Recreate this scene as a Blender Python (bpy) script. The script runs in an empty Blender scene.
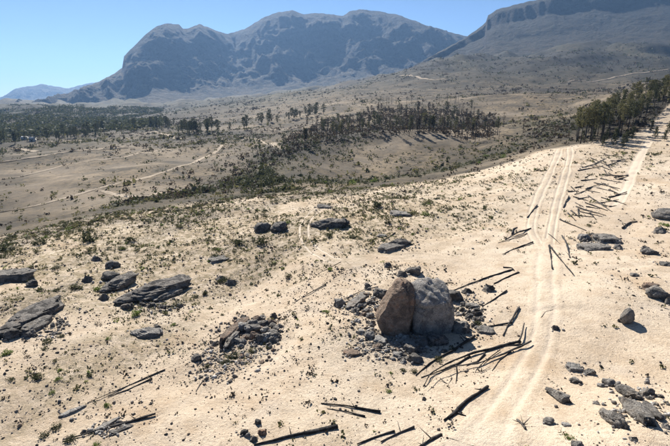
import bpy, math, random
import numpy as np
from mathutils import Vector, Matrix, Euler

# ------------------------------------------------------------------ camera, sky, sun, exposure
scene = bpy.context.scene
C = scene.collection
CAM_Z, PITCH, FPX = 24.0, math.radians(15.4), 670 * 24 / 36
HAZE_D = 0.000065
SUN_AZ, SUN_EL = math.radians(-20), math.radians(38)      # azimuth from +Y, negative = left of the view

cd = bpy.data.cameras.new('camera'); cam = bpy.data.objects.new('camera', cd); C.objects.link(cam)
cam.location = (0, 0, CAM_Z); cam.rotation_euler = (math.pi / 2 - PITCH, 0, 0)
cd.lens = 24; cd.sensor_width = 36; cd.clip_start = 0.5; cd.clip_end = 60000
scene.camera = cam

world = bpy.data.worlds.new('World'); scene.world = world; world.use_nodes = True
wn = world.node_tree; bg = wn.nodes['Background']
sky = wn.nodes.new('ShaderNodeTexSky'); sky.sky_type = 'NISHITA'; sky.sun_disc = False
sky.sun_elevation = SUN_EL; sky.sun_rotation = SUN_AZ
sky.air_density = 0.85; sky.dust_density = 0.15; sky.ozone_density = 5.0; sky.altitude = 1800
wn.links.new(sky.outputs[0], bg.inputs[0]); bg.inputs[1].default_value = 0.05

sl = bpy.data.lights.new('sun', 'SUN'); sl.energy = 5.0; sl.angle = math.radians(0.53); sl.color = (1, 0.95, 0.87)
sun = bpy.data.objects.new('sun', sl); C.objects.link(sun)
sd = Vector((math.sin(SUN_AZ) * math.cos(SUN_EL), math.cos(SUN_AZ) * math.cos(SUN_EL), math.sin(SUN_EL)))
sun.rotation_euler = sd.to_track_quat('Z', 'Y').to_euler(); sun.location = (0, 0, 100)

scene.view_settings.view_transform = 'Standard'; scene.view_settings.look = 'None'
scene.view_settings.exposure = 1.08; scene.view_settings.gamma = 1.0
scene.render.engine = 'CYCLES'

rng = np.random.default_rng(7)
random.seed(7)

# ------------------------------------------------------------------ noise
def _hash(ix, iy, iz, seed):
    h = (ix.astype(np.int64) * 374761393 + iy.astype(np.int64) * 668265263 + iz.astype(np.int64) * 2147483647 + seed * 974634777) & 0xFFFFFFFF
    h = ((h ^ (h >> 13)) * 1274126177) & 0xFFFFFFFF
    h = ((h ^ (h >> 16)) * 2246822519) & 0xFFFFFFFF
    return ((h ^ (h >> 15)) & 0xFFFFFF) / float(0xFFFFFF) * 2 - 1
def noise2(x, y, seed=0):
    fx, fy = np.floor(x), np.floor(y); u, v = x - fx, y - fy
    u = u * u * u * (u * (u * 6 - 15) + 10); v = v * v * v * (v * (v * 6 - 15) + 10)
    z = np.zeros_like(fx)
    a = _hash(fx, fy, z, seed); b = _hash(fx + 1, fy, z, seed); c = _hash(fx, fy + 1, z, seed); d = _hash(fx + 1, fy + 1, z, seed)
    return (a * (1 - u) + b * u) * (1 - v) + (c * (1 - u) + d * u) * v
def noise3(p, seed=0):
    f = np.floor(p); t = p - f; t = t * t * (3 - 2 * t); out = 0
    for dx in (0, 1):
        for dy in (0, 1):
            for dz in (0, 1):
                w = (t[:, 0] if dx else 1 - t[:, 0]) * (t[:, 1] if dy else 1 - t[:, 1]) * (t[:, 2] if dz else 1 - t[:, 2])
                out = out + w * _hash(f[:, 0] + dx, f[:, 1] + dy, f[:, 2] + dz, seed)
    return out
def fbm2(x, y, oct=4, seed=0, gain=0.5):
    s, a = 0, 1.0
    for i in range(oct):
        s = s + a * noise2(x * 2 ** i + 17.3 * i, y * 2 ** i - 9.1 * i, seed + i); a *= gain
    return s
def ridged2(x, y, oct=4, seed=0):
    s, a = 0, 1.0
    for i in range(oct):
        s = s + a * (1 - 2 * np.abs(noise2(x * 2 ** i + 5.3 * i, y * 2 ** i + 3.7 * i, seed + i))); a *= 0.5
    return s
def fbm3(p, oct=4, seed=0, gain=0.5):
    s, a = 0, 1.0
    for i in range(oct):
        s = s + a * noise3(p * 2 ** i + 11.7 * i, seed + i); a *= gain
    return s
def sstep(a, b, x):
    t = np.clip((x - a) / (b - a), 0, 1); return t * t * (3 - 2 * t)

# ------------------------------------------------------------------ pixel -> direction -> ground
CP, SP = math.cos(PITCH), math.sin(PITCH)
def ray(px, py):
    u, x = 223 - py, px - 335
    d = np.array([x, FPX * CP + u * SP, u * CP - FPX * SP]); return d / np.linalg.norm(d)
def at_r(px, py, r):
    d = ray(px, py); h = math.hypot(d[0], d[1]); return np.array([d[0] / h * r, d[1] / h * r, CAM_Z + d[2] / h * r])

# control points of the terrain: (pixel x, pixel y, horizontal distance in metres)
CTRL = [
 (0,240,108),(100,216,118),(200,203,124),(300,191,131),(400,186,138),(480,172,155),(545,153,170),(600,146,180),(650,130,210),(668,105,245),
 (0,300,68),(0,360,49),(120,300,62),(250,300,58),(335,350,40),(335,250,72),(200,250,82),(450,230,88),(560,230,90),(450,300,54),(600,300,57),(640,240,88),(660,190,125),(600,180,135),(520,190,120),(660,440,31),(600,380,41),
 (0,228,150),(100,207,160),(200,193,165),(260,183,175),(300,178,182),(350,180,190),(450,168,197),(520,150,205),(560,135,225),
 (300,155,250),(400,150,270),(400,138,312),(330,143,302),(470,143,292),(520,130,305),(270,165,225),
 (350,110,560),(290,120,550),(220,130,480),(140,150,350),(225,145,350),(100,180,220),(0,205,200),(0,170,320),(0,145,560),(0,125,1000),
 (100,125,900),(100,115,1300),(200,112,1100),(0,108,2600),(150,106,2200),(250,101,1500),(330,92,1000),(400,78,1300),(420,92,830),
 (500,72,1300),(500,100,560),(560,95,600),(600,78,1100),(670,60,1500),(670,85,720),(560,51,1800),(480,57,1750),(670,46,1900),(420,66,1700),
 (400,120,400),(470,122,400),(560,112,420),(640,92,430),
]
pts = [at_r(*c) for c in CTRL]
for a in range(60, 301, 24):                       # what lies behind and beside the camera
    t = math.radians(a)
    for r, z in ((60, 0.0), (200, -1.0), (900, 5.0), (4000, 0.0), (15000, -10.0)):
        s = math.sin(t) * (1 if a <= 180 else 1)
        k = r * 0.03 * s if r <= 200 else (60 * s if r == 900 else 150 * max(s, 0))
        pts.append(np.array([r * math.sin(t), r * math.cos(t), z + k]))
for az, r, z in ((-36,4500,-12),(-20,4500,-5),(-5,4500,20),(10,4500,120),(25,4500,200),(36,4500,200),(-36,15000,-12),(-12,15000,-12),(12,15000,20),(36,15000,20),(10,2600,120),(22,2600,170),(36,2600,180)):
    t = math.radians(az); pts.append(np.array([r * math.sin(t), r * math.cos(t), z]))
pts += [np.array([0, 0, 0.3]), np.array([0, 20, 0.2]), np.array([-25, 15, -1]), np.array([25, 18, 1])]
pts = np.array(pts)
def warp(x, y):
    r = np.hypot(x, y) + 1e-9; k = np.log1p(r / 30.0) / r
    return x * k * 3, y * k * 3
def tps(d2): return 0.5 * d2 * np.log(d2 + 1e-12)
wx, wy = warp(pts[:, 0], pts[:, 1]); n = len(pts)
K = tps((wx[:, None] - wx[None]) ** 2 + (wy[:, None] - wy[None]) ** 2) + np.eye(n) * 2e-4
P = np.stack([np.ones(n), wx, wy], 1)
Amat = np.block([[K, P], [P.T, np.zeros((3, 3))]])
# heights are fitted relative to distance so that far points do not swamp near ones
hs = 1 + np.hypot(pts[:, 0], pts[:, 1]) / 60
SOL = np.linalg.solve(Amat, np.concatenate([pts[:, 2] / hs, np.zeros(3)]))
def base_height(x, y):
    sh = x.shape; x = x.ravel(); y = y.ravel(); out = np.empty_like(x)
    for i in range(0, len(x), 40000):
        a, b = warp(x[i:i + 40000], y[i:i + 40000])
        k = tps((a[:, None] - wx[None]) ** 2 + (b[:, None] - wy[None]) ** 2)
        out[i:i + 40000] = k @ SOL[:n] + SOL[n] + SOL[n + 1] * a + SOL[n + 2] * b
    return (out * (1 + np.hypot(x, y) / 60)).reshape(sh)

# edge of the sandy hill as distance over azimuth
EDGE = [(0,240,112),(100,216,120),(200,203,127),(300,191,134),(400,186,141),(480,172,158),(545,153,176),(600,146,190),(650,130,215),(669,105,250)]
e_az = np.array([math.atan2(at_r(*e)[0], at_r(*e)[1]) for e in EDGE]); e_r = np.array([e[2] for e in EDGE], float)

AZ = np.concatenate([np.linspace(-math.pi, -0.86, 46, endpoint=False), np.linspace(-0.86, 0.86, 540, endpoint=False), np.linspace(0.86, math.pi, 46)])
RR = np.concatenate([np.geomspace(0.5, 22, 34, endpoint=False), np.geomspace(22, 240, 370, endpoint=False), np.geomspace(240, 2600, 230, endpoint=False), np.geomspace(2600, 12400, 44)])
GA, GR = np.meshgrid(AZ, RR, indexing='ij'); GX, GY = GR * np.sin(GA), GR * np.cos(GA)
GZ = base_height(GX, GY)
edge_r = np.interp(GA, e_az, e_r)
rag = fbm2(GX / 22, GY / 22, 3, 5) * 6
hill = 1 - sstep(edge_r - 3 + rag, edge_r + 7 + rag, GR)
# relief: gentle swells, low terraces running up the slope to the right, lumps; stronger far away
GZ += hill * (0.22 * fbm2(GX / 9, GY / 9, 3, 11) + 0.05 * fbm2(GX / 1.6, GY / 1.6, 2, 12) * (GR < 160))
GZ += hill * 0.10 * fbm2((GX - GY * 0.7) / 4.0, (GX * 0.7 + GY) / 22.0, 2, 14) * sstep(20, -10, GX)
GZ -= hill * .16 * np.clip(ridged2((GX * .5 + GY) / 7.0 + .6 * fbm2(GX / 9, GY / 9, 2, 17), (GX - .5 * GY) / 30.0, 2, 18) - .55, 0, 1) * sstep(34, 60, GR)
far = sstep(130, 320, GR) * (1 - hill)
GZ += far * (1.6 * fbm2(GX / 45, GY / 45, 4, 21) + 0.012 * np.clip(GR - 350, 0, 2500) * fbm2(GX / 170, GY / 170, 4, 22))
GZ += far * sstep(700, 1700, GR) * 9 * ridged2(GX / 260, GY / 260, 3, 25) * sstep(-0.1, 0.2, GA) * (GR < 5000)
hc = at_r(395, 150, 285); GZ += 9.0 * np.exp(-((GX - hc[0]) / 70) ** 2 - ((GY - hc[1]) / 38) ** 2) * (1 - hill)
# vehicle tracks press ruts into the sand (polylines in pixels)
LR = np.log(RR)
def ground_z(x, y):
    x = np.asarray(x, float); y = np.asarray(y, float)
    a = np.arctan2(x, y); r = np.hypot(x, y)
    i = np.clip(np.searchsorted(AZ, a) - 1, 0, len(AZ) - 2); j = np.clip(np.searchsorted(RR, r) - 1, 0, len(RR) - 2)
    u = np.clip((a - AZ[i]) / (AZ[i + 1] - AZ[i]), 0, 1); v = np.clip((r - RR[j]) / (RR[j + 1] - RR[j]), 0, 1)
    return (GZ[i, j] * (1 - u) + GZ[i + 1, j] * u) * (1 - v) + (GZ[i, j + 1] * (1 - u) + GZ[i + 1, j + 1] * u) * v
TT = np.geomspace(18, 9000, 900)
def hit(px, py):
    d = ray(px, py); p = TT[:, None] * d[None]; z = CAM_Z + p[:, 2]
    b = np.nonzero(z < ground_z(p[:, 0], p[:, 1]))[0]
    if len(b) == 0: return None
    k = b[0]; lo, hi = (TT[k - 1] if k else 5.0), TT[k]
    ts = np.linspace(lo, hi, 40); q = ts[:, None] * d[None]
    b2 = np.nonzero(CAM_Z + q[:, 2] < ground_z(q[:, 0], q[:, 1]))[0]; t = ts[b2[0]] if len(b2) else hi
    x, y = d[0] * t, d[1] * t; return np.array([x, y, float(ground_z(x, y))])
def depth(p): return p[1] * CP + (CAM_Z - p[2]) * SP
def mpp(p): return depth(p) / FPX                     # metres per photo pixel at a point

# ------------------------------------------------------------------ tagging and mesh helpers
def tag(o, label=None, cat=None, group=None, kind=None):
    if label: o['label'] = label
    if cat: o['category'] = cat
    if group: o['group'] = group
    if kind: o['kind'] = kind
    return o
def link(o, parent=None):
    C.objects.link(o)
    if parent: o.parent = parent
    return o
def empty(name, loc, rz=0):
    o = bpy.data.objects.new(name, None); o.location = loc; o.rotation_euler = (0, 0, rz); o.empty_display_size = 0.2
    return link(o)
def mesh_np(name, V, F, mats=(), smooth=True, attr=None):
    """V (n,3); F (m,3|4) int array or list of arrays"""
    me = bpy.data.meshes.new(name); V = np.asarray(V, np.float32)
    Fs = F if isinstance(F, list) else [F]
    me.vertices.add(len(V)); me.vertices.foreach_set('co', V.ravel())
    nl = sum(f.size for f in Fs); npol = sum(len(f) for f in Fs)
    me.loops.add(nl); me.polygons.add(npol)
    me.loops.foreach_set('vertex_index', np.concatenate([f.ravel() for f in Fs]).astype(np.int32))
    tot = np.concatenate([np.full(len(f), f.shape[1]) for f in Fs]); st = np.concatenate([[0], np.cumsum(tot)[:-1]])
    me.polygons.foreach_set('loop_start', st.astype(np.int32))
    if smooth: me.polygons.foreach_set('use_smooth', np.ones(npol, bool))
    for m in mats: me.materials.append(m)
    if attr:
        for k, a in attr.items():
            ca = me.color_attributes.new(k, 'FLOAT_COLOR', 'POINT'); a = np.asarray(a, np.float32)
            if a.shape[1] == 3: a = np.concatenate([a, np.ones((len(a), 1), np.float32)], 1)
            ca.data.foreach_set('color', a.ravel())
    me.update(calc_edges=True); me.validate()
    return me
def grid_faces(na, nr, off=0):
    i, j = np.meshgrid(np.arange(na - 1), np.arange(nr - 1), indexing='ij'); k = (i * nr + j).ravel() + off
    return np.stack([k, k + 1, k + nr + 1, k + nr], 1)      # for (az, r) order this winds downward; flipped below
_ico = {}
def ico(sub):
    if sub in _ico: return _ico[sub]
    import bmesh
    bm = bmesh.new(); bmesh.ops.create_icosphere(bm, subdivisions=sub, radius=1)
    v = np.array([x.co for x in bm.verts]); bm.verts.index_update(); f = np.array([[q.index for q in x.verts] for x in bm.faces]); bm.free()
    _ico[sub] = (v, f); return v, f

# ------------------------------------------------------------------ materials
def new_mat(name, rough=0.9):
    m = bpy.data.materials.new(name); m.use_nodes = True; nt = m.node_tree
    b = nt.nodes['Principled BSDF']; b.inputs['Roughness'].default_value = rough; b.inputs['Specular IOR Level'].default_value = 0.2
    return m, nt, b
class NT:
    def __init__(s, nt): s.nt = nt
    def node(s, t, **kw):
        n = s.nt.nodes.new(t)
        for k, v in kw.items(): setattr(n, k, v)
        return n
    def put(s, sock, v):
        if isinstance(v, bpy.types.NodeSocket): s.nt.links.new(v, sock)
        elif isinstance(v, (tuple, list)) and len(v) == 3 and sock.type == 'RGBA': sock.default_value = (*v, 1)
        else: sock.default_value = v
    def noise(s, vec, scale, detail=4, rough=0.55, dist=0.0):
        n = s.node('ShaderNodeTexNoise'); s.put(n.inputs['Vector'], vec); n.inputs['Scale'].default_value = scale
        n.inputs['Detail'].default_value = detail; n.inputs['Roughness'].default_value = rough; n.inputs['Distortion'].default_value = dist
        return n.outputs['Fac']
    def vor(s, vec, scale, feature='F1', out='Distance'):
        n = s.node('ShaderNodeTexVoronoi', feature=feature); s.put(n.inputs['Vector'], vec); n.inputs['Scale'].default_value = scale
        return n.outputs[out]
    def ramp(s, fac, a, b, lo=0.0, hi=1.0):
        n = s.node('ShaderNodeMapRange', interpolation_type='SMOOTHSTEP'); s.put(n.inputs['Value'], fac)
        n.inputs['From Min'].default_value = a; n.inputs['From Max'].default_value = b; n.inputs['To Min'].default_value = lo; n.inputs['To Max'].default_value = hi
        return n.outputs['Result']
    def mix(s, fac, a, b, mode='MIX'):
        n = s.node('ShaderNodeMix', data_type='RGBA', blend_type=mode); s.put(n.inputs[0], fac); s.put(n.inputs[6], a); s.put(n.inputs[7], b)
        return n.outputs[2]
    def math(s, op, a, b=0.0):
        n = s.node('ShaderNodeMath', operation=op); s.put(n.inputs[0], a); s.put(n.inputs[1], b); return n.outputs[0]
    def bump(s, h, strength, dist):
        n = s.node('ShaderNodeBump'); s.put(n.inputs['Height'], h); n.inputs['Strength'].default_value = strength; n.inputs['Distance'].default_value = dist
        return n.outputs['Normal']

def ground_material():
    m, nt, b = new_mat('ground'); N = NT(nt)
    P = N.node('ShaderNodeNewGeometry').outputs['Position']
    za = N.node('ShaderNodeAttribute', attribute_name='zone'); zs = N.node('ShaderNodeSeparateColor'); nt.links.new(za.outputs['Color'], zs.inputs[0])
    ra = N.node('ShaderNodeAttribute', attribute_name='road'); rs = N.node('ShaderNodeSeparateColor'); nt.links.new(ra.outputs['Color'], rs.inputs[0])
    hillz, green, dark = zs.outputs[0], zs.outputs[1], zs.outputs[2]; road, rut = rs.outputs[0], rs.outputs[1]
    nL, nM, nS = N.noise(P, 0.045, 4), N.noise(P, 0.35, 5, 0.6), N.noise(P, 3.2, 4, 0.65)
    nF = N.noise(P, 14, 3, 0.7)
    # sand
    nG = N.noise(P, 7.0, 4, 0.7)
    sand = N.mix(N.ramp(nL, .35, .65), (.57, .455, .33), (.64, .53, .40))
    sand = N.mix(N.ramp(nM, .45, .66, 0, .6), sand, (.46, .35, .24))
    sand = N.mix(N.ramp(nM, .44, .30, 0, .6), sand, (.66, .55, .425))
    sand = N.mix(N.ramp(nS, .54, .68, 0, .55), sand, (.31, .235, .165))
    sand = N.mix(N.ramp(nS, .44, .32, 0, .6), sand, (.68, .57, .44))
    sand = N.mix(N.ramp(nG, .56, .68, 0, .6), sand, (.24, .185, .135))
    sand = N.mix(N.ramp(nF, .60, .70, 0, .6), sand, (.16, .125, .095))
    ash = N.noise(P, .13, 6, .7, .4)
    sand = N.mix(N.ramp(ash, .56, .66, 0, .35), sand, (.40, .345, .285))
    sand = N.mix(N.ramp(N.noise(P, .085, 5, .65), .54, .66, 0, .5), sand, (.44, .31, .19))
    # litter, ash and thin growth on the weathered side of the hill (mask in the green channel)
    gm = N.math('MULTIPLY', green, N.ramp(N.noise(P, 0.9, 5, 0.7), .38, .60))
    grow = N.mix(N.ramp(N.noise(P, 2.1, 3), .4, .6), (.15, .125, .06), (.27, .205, .11))
    sand = N.mix(N.math('MULTIPLY', gm, .8), sand, grow)
    dm = N.math('MULTIPLY', dark, N.ramp(N.noise(P, 4.5, 5, 0.75), .40, .62))
    sand = N.mix(dm, sand, (.10, .092, .085))
    # burnt valley and hills
    vL, vM, vS = N.noise(P, 0.012, 5, .6), N.noise(P, 0.07, 6, .68), N.noise(P, 0.42, 6, .75)
    val = N.mix(N.ramp(vL, .42, .58), (.090, .070, .044), (.185, .141, .088))
    val = N.mix(N.ramp(vM, .44, .62, 0, .8), val, (.062, .053, .040))
    val = N.mix(N.ramp(vM, .42, .30, 0, .8), val, (.235, .18, .12))
    val = N.mix(N.ramp(vS, .48, .60, 0, .85), val, (.036, .032, .026))
    val = N.mix(N.ramp(vS, .40, .26, 0, .5), val, (.25, .20, .14))
    gv = N.math('MULTIPLY', green, N.ramp(N.noise(P, 0.11, 6, .7), .32, .58))
    val = N.mix(gv, val, N.mix(N.ramp(vS, .4, .6), (.027, .030, .015), (.060, .058, .028)))
    val = N.mix(N.math('MULTIPLY', dark, N.ramp(N.noise(P, .25, 5, .7), .22, .52)), val, (.026, .024, .020))
    col = N.mix(hillz, val, sand)
    rc = N.mix(N.ramp(nM, .35, .7), (.50, .41, .31), (.56, .47, .36))
    rc = N.mix(hillz, N.mix(.35, rc, (.30, .23, .16)), N.mix(.4, rc, (.66, .56, .45)))
    rc = N.mix(N.ramp(nF, .60, .75, 0, .35), rc, (.30, .23, .16))
    rm = N.math('MULTIPLY', road, N.ramp(N.math('ADD', N.noise(P, 1.1, 5, .7), N.math('MULTIPLY', road, .45)), .46, .72))
    col = N.mix(rm, col, rc)
    nt.links.new(col, b.inputs['Base Color'])
    h = N.math('ADD', N.math('MULTIPLY', nS, .6), N.math('MULTIPLY', nF, .4))
    h = N.math('MULTIPLY', h, N.ramp(rm, 0, 1, 1, .35))
    nt.links.new(N.bump(h, 1.0, .26), b.inputs['Normal']); b.inputs['Specular IOR Level'].default_value = 0.1
    return m

def rock_material(name, base, light, stain, tint):
    m, nt, b = new_mat(name, .92); N = NT(nt)
    tc = N.node('ShaderNodeTexCoord').outputs['Object']; P = N.node('ShaderNodeNewGeometry').outputs['Position']
    oi = N.node('ShaderNodeObjectInfo')
    nA, nB, nC = N.noise(P, .8, 6, .65), N.noise(P, 2.2, 6, .72), N.noise(P, 9, 5, .75)
    nD = N.noise(P, .75, 7, .72, .8); nE = N.noise(P, 4.0, 5, .7)
    col = N.mix(N.ramp(nA, .44, .56), base, light)
    col = N.mix(N.ramp(nE, .46, .56, 0, .55), col, base)
    col = N.mix(N.ramp(nA, .52, .60, 0, .7), col, tint)
    col = N.mix(N.ramp(nD, .49, .56, 0, stain), col, (.045, .042, .040))          # charred and lichen-black patches
    col = N.mix(N.ramp(nC, .53, .62, 0, .7), col, (.055, .051, .047))
    col = N.mix(N.ramp(nC, .44, .34, 0, .6), col, light)
    col = N.mix(N.ramp(oi.outputs['Random'], 0, 1, 0, .25), col, (.13, .12, .108))
    nt.links.new(col, b.inputs['Base Color'])
    cr = N.ramp(N.vor(N.node('ShaderNodeNewGeometry').outputs['Position'], .7, 'DISTANCE_TO_EDGE'), 0, .05)
    h = N.math('ADD', N.math('ADD', N.math('MULTIPLY', nB, .9), N.math('MULTIPLY', nC, .5)), N.math('MULTIPLY', cr, .16))
    nt.links.new(N.bump(h, 1.0, .7), b.inputs['Normal'])
    return m
def plain(name, c1, c2, scale, rough=.9, trans=0.0, bump=0.3):
    m, nt, b = new_mat(name, rough); N = NT(nt)
    P = N.node('ShaderNodeNewGeometry').outputs['Position']; oi = N.node('ShaderNodeObjectInfo')
    f = N.math('ADD', N.math('MULTIPLY', N.noise(P, scale, 4, .65), .8), N.math('MULTIPLY', oi.outputs['Random'], .25))
    nt.links.new(N.mix(N.ramp(f, .35, .75), c1, c2), b.inputs['Base Color'])
    if bump: nt.links.new(N.bump(N.noise(P, scale * 6, 3), bump, .05), b.inputs['Normal'])
    if trans:
        tr = N.node('ShaderNodeBsdfTranslucent'); tr.inputs[0].default_value = (*[min(1, c * 1.3) for c in c2], 1)
        mx = N.node('ShaderNodeMixShader'); mx.inputs[0].default_value = trans
        nt.links.new(b.outputs[0], mx.inputs[1]); nt.links.new(tr.outputs[0], mx.inputs[2]); nt.links.new(mx.outputs[0], nt.nodes['Material Output'].inputs[0])
    return m
def attr_mat(name):
    m, nt, b = new_mat(name, .92); N = NT(nt)
    a = N.node('ShaderNodeAttribute', attribute_name='tone'); P = N.node('ShaderNodeNewGeometry').outputs['Position']
    nt.links.new(N.mix(N.ramp(N.noise(P, 9, 3), .4, .7, 0, .5), a.outputs['Color'], (.06, .055, .05)), b.inputs['Base Color'])
    return m
def mountain_material(name, rock1, rock2, veg1, veg2, sc=1.0):
    m, nt, b = new_mat(name, .95); N = NT(nt)
    g = N.node('ShaderNodeNewGeometry'); P = g.outputs['Position']
    sx = N.node('ShaderNodeSeparateXYZ'); nt.links.new(g.outputs['Normal'], sx.inputs[0])
    mp = N.node('ShaderNodeMapping'); nt.links.new(P, mp.inputs[0]); mp.inputs['Scale'].default_value = (1, 1, 3.2); mp.inputs['Rotation'].default_value = (0, .05, 0)
    st = N.noise(mp.outputs[0], .006 * sc, 6, .65); nb = N.noise(P, .012 * sc, 6, .7); nf = N.noise(P, .05 * sc, 7, .75)
    rock = N.mix(N.ramp(st, .4, .62), rock1, rock2)
    veg = N.mix(N.ramp(nb, .4, .62), veg1, veg2); pz = N.node('ShaderNodeSeparateXYZ'); nt.links.new(P, pz.inputs[0])
    veg = N.mix(N.ramp(N.math('ADD', pz.outputs[2], N.math('MULTIPLY', nb, 240.0)), 330, 520, 0, .85), veg, (.036, .034, .027))   # pale scree fans below, dark heath above
    veg = N.mix(N.ramp(nf, .5, .66, 0, .75), veg, (.05, .052, .035))
    steep = N.ramp(N.math('ADD', sx.outputs[2], N.math('MULTIPLY', N.math('SUBTRACT', nb, .5), .5)), .66, .84)
    nt.links.new(N.mix(steep, rock, veg), b.inputs['Base Color'])
    mg = N.node('ShaderNodeMapping'); nt.links.new(P, mg.inputs[0]); mg.inputs['Scale'].default_value = (1, 1, .22)
    gl = N.noise(mg.outputs[0], .022 * sc, 6, .7)
    nt.links.new(N.bump(N.math('ADD', N.math('ADD', st, N.math('MULTIPLY', gl, 1.4)), N.math('MULTIPLY', nf, .8)), 1.0, 60.0 / sc), b.inputs['Normal'])
    return m

M = {
 'ground': ground_material(),
 'grey': rock_material('grey_granite', (.35, .318, .28), (.58, .54, .48), .7, (.36, .295, .23)),
 'dark': rock_material('dark_granite', (.22, .20, .178), (.45, .415, .37), .8, (.22, .18, .145)),
 'great': rock_material('great_granite', (.44, .41, .375), (.66, .62, .565), .4, (.50, .42, .345)),
 'pale': rock_material('pale_granite', (.48, .45, .41), (.70, .66, .60), .35, (.44, .39, .33)),
 'brown': rock_material('brown_granite', (.38, .275, .20), (.52, .41, .32), .4, (.50, .29, .18)),
 'char': plain('charred_wood', (.010, .009, .009), (.085, .077, .07), 3, .85),
 'ashwood': plain('weathered_wood', (.05, .045, .04), (.17, .15, .13), 2.5, .9),
 'leaf_green': plain('green_leaves', (.075, .115, .02), (.16, .20, .045), 2, .7, .25, 0),
 'leaf_olive': plain('olive_leaves', (.065, .066, .026), (.13, .12, .052), 2, .75, .3, 0),
 'leaf_dark': plain('dark_leaves', (.034, .040, .018), (.07, .074, .032), 2, .75, .25, 0),
 'leaf_burnt': plain('scorched_leaves', (.035, .028, .02), (.085, .064, .042), 2, .8, .15, 0),
 'bark': plain('dark_bark', (.022, .019, .017), (.065, .055, .046), 3, .9),
 'stone': attr_mat('scattered_stone'),
 'mt_main': mountain_material('mountain_rock', (.026, .025, .026), (.050, .046, .043), (.06, .056, .038), (.17, .14, .095)),
 'mt_right': mountain_material('plateau_rock', (.028, .026, .026), (.052, .046, .042), (.050, .045, .031), (.105, .086, .060)),
 'wallw': plain('white_plaster', (.6, .59, .56), (.75, .74, .71), 1, .8),
 'roofm': plain('pale_roof_sheet', (.5, .48, .44), (.62, .6, .55), 1, .95),
}

# ------------------------------------------------------------------ the ground
hz = np.clip(hill, 0, 1)
green = np.zeros_like(GX); dark = np.zeros_like(GX)
def blob(arr, px, py, rad, s):
    p = hit(px, py)
    if p is None: return
    arr += s * np.exp(-((GX - p[0]) ** 2 + (GY - p[1]) ** 2) / rad ** 2)
# weathered left side and the back rim of the sandy hill
clus = np.clip(.5 + 1.1 * fbm2((GX - .6 * GY) / 9, (.6 * GX + GY) / 26, 3, 91), 0, 1.4)
left = sstep(14, -30, GX - 0.12 * GY) * hz * (.6 + .4 * sstep(42, 75, GR))
rim = sstep(-42, -8, GR - edge_r) * hz * sstep(60, 10, GX)
green += .85 * left * clus + .9 * rim * (.4 + .6 * clus); dark += .42 * left * clus ** 2 + .5 * rim * clus
for px, py, r, s in ((330,228,16,.6),(390,215,18,.5),(440,205,16,.4),(120,238,22,.5),(60,245,22,.6),(200,225,22,.5),(520,180,14,.3),(650,150,20,.5)): blob(green, px, py, r, s)
for px, py, r, s in ((235,350,4,.5),(215,365,4,.45),(260,335,4,.4),(390,345,5,.45),(360,345,4,.4),(420,352,4,.4),(460,310,5,.3),(600,243,4,.3),(40,335,5,.4),(160,310,4,.25),(110,430,3,.4)): blob(dark, px, py, r, s)
# valley: green along the gully and slopes, black along the burnt belt
vz = (1 - hz)
def belt(arr, pix, rad, s):
    P = np.array([hit(*p)[:2] for p in pix]); L = smooth_line(P, 5.0); sel = (GR > 100) & (GR < 900) & (np.abs(GA) < .8); gx, gy = GX[sel], GY[sel]; d2 = np.full(gx.shape, 1e9)
    for q in L: d2 = np.minimum(d2, (gx - q[0]) ** 2 + (gy - q[1]) ** 2)
    arr[sel] = np.maximum(arr[sel], s * np.exp(-d2 / rad ** 2))
def smooth_line(P, step):
    P = np.array(P); d = np.concatenate([[0], np.cumsum(np.linalg.norm(np.diff(P, axis=0), axis=1))])
    m = max(8, int(d[-1] / step)); q = np.linspace(0, d[-1], m)
    Q = np.stack([np.interp(q, d, P[:, k]) for k in range(2)], 1)
    w = max(3, int(m / len(P) * .7)) | 1; ker = np.hanning(w + 2)[1:-1]; ker /= ker.sum()
    pad = np.pad(Q, ((w // 2, w // 2), (0, 0)), mode='edge')
    return np.stack([np.convolve(pad[:, k], ker, 'valid') for k in range(2)], 1)
belt(green, [(120,206),(200,192),(245,184),(300,182),(350,182),(420,174),(480,160),(530,144),(556,132)], 8, .75)
belt(green, [(250,184),(262,170),(270,158),(285,150)], 12, .9)
belt(green, [(540,122),(556,124),(568,130)], 14, .9)
for px, py, r, s in ((195,137,60,.5),(230,133,60,.5),(545,92,90,.7),(620,120,45,.5),(650,105,50,.5)): blob(dark, px, py, r, s)
belt(dark, [(292,150),(330,138),(370,132),(410,128),(450,127),(490,126)], 28, .95)
belt(dark, [(-10,240),(60,228),(130,212),(200,203),(250,196),(300,189)], 5, .8)
belt(green, [(-10,241),(60,229),(130,213),(200,204),(250,197),(300,190)], 9, .9)
belt(dark, [(240,186),(262,178)], 16, .5)
far_g = sstep(650, 1500, GR) * vz
green += far_g * (.85 + .4 * fbm2(GX / 400, GY / 400, 3, 31)); dark += far_g * sstep(-.1, .1, GA) * np.clip(.8 + .5 * fbm2(GX / 90, GY / 350, 3, 33), 0, 1)
green += vz * sstep(250, 600, GR) * sstep(-.1, -.5, GA) * .35 * sstep(700, 450, GR)
dark += vz * sstep(480, 620, GR) * sstep(-.1, -.35, GA) * .6 * sstep(2300, 1500, GR)
green = np.clip(green, 0, 1); dark = np.clip(dark, 0, 1)
bare = np.clip(fbm2((GX - .3 * GY) / 70, (GY + .3 * GX) / 38, 4, 95), 0, 1) * .26 * sstep(900, 500, GR) + .30 * np.exp(-((GX - hc[0]) / 62) ** 2 - ((GY - hc[1] + 8) / 34) ** 2) * np.clip(.8 + fbm2(GX / 12, GY / 12, 4, 96), .2, 1.4)
hz = np.clip(np.maximum(hz, np.clip(bare, 0, .30) * (1 - green) * (1 - .8 * dark)), 0, 1)          # bare soil showing on the knoll and in clearings
zone = np.stack([hz, green, dark], -1).reshape(-1, 3)
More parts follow.
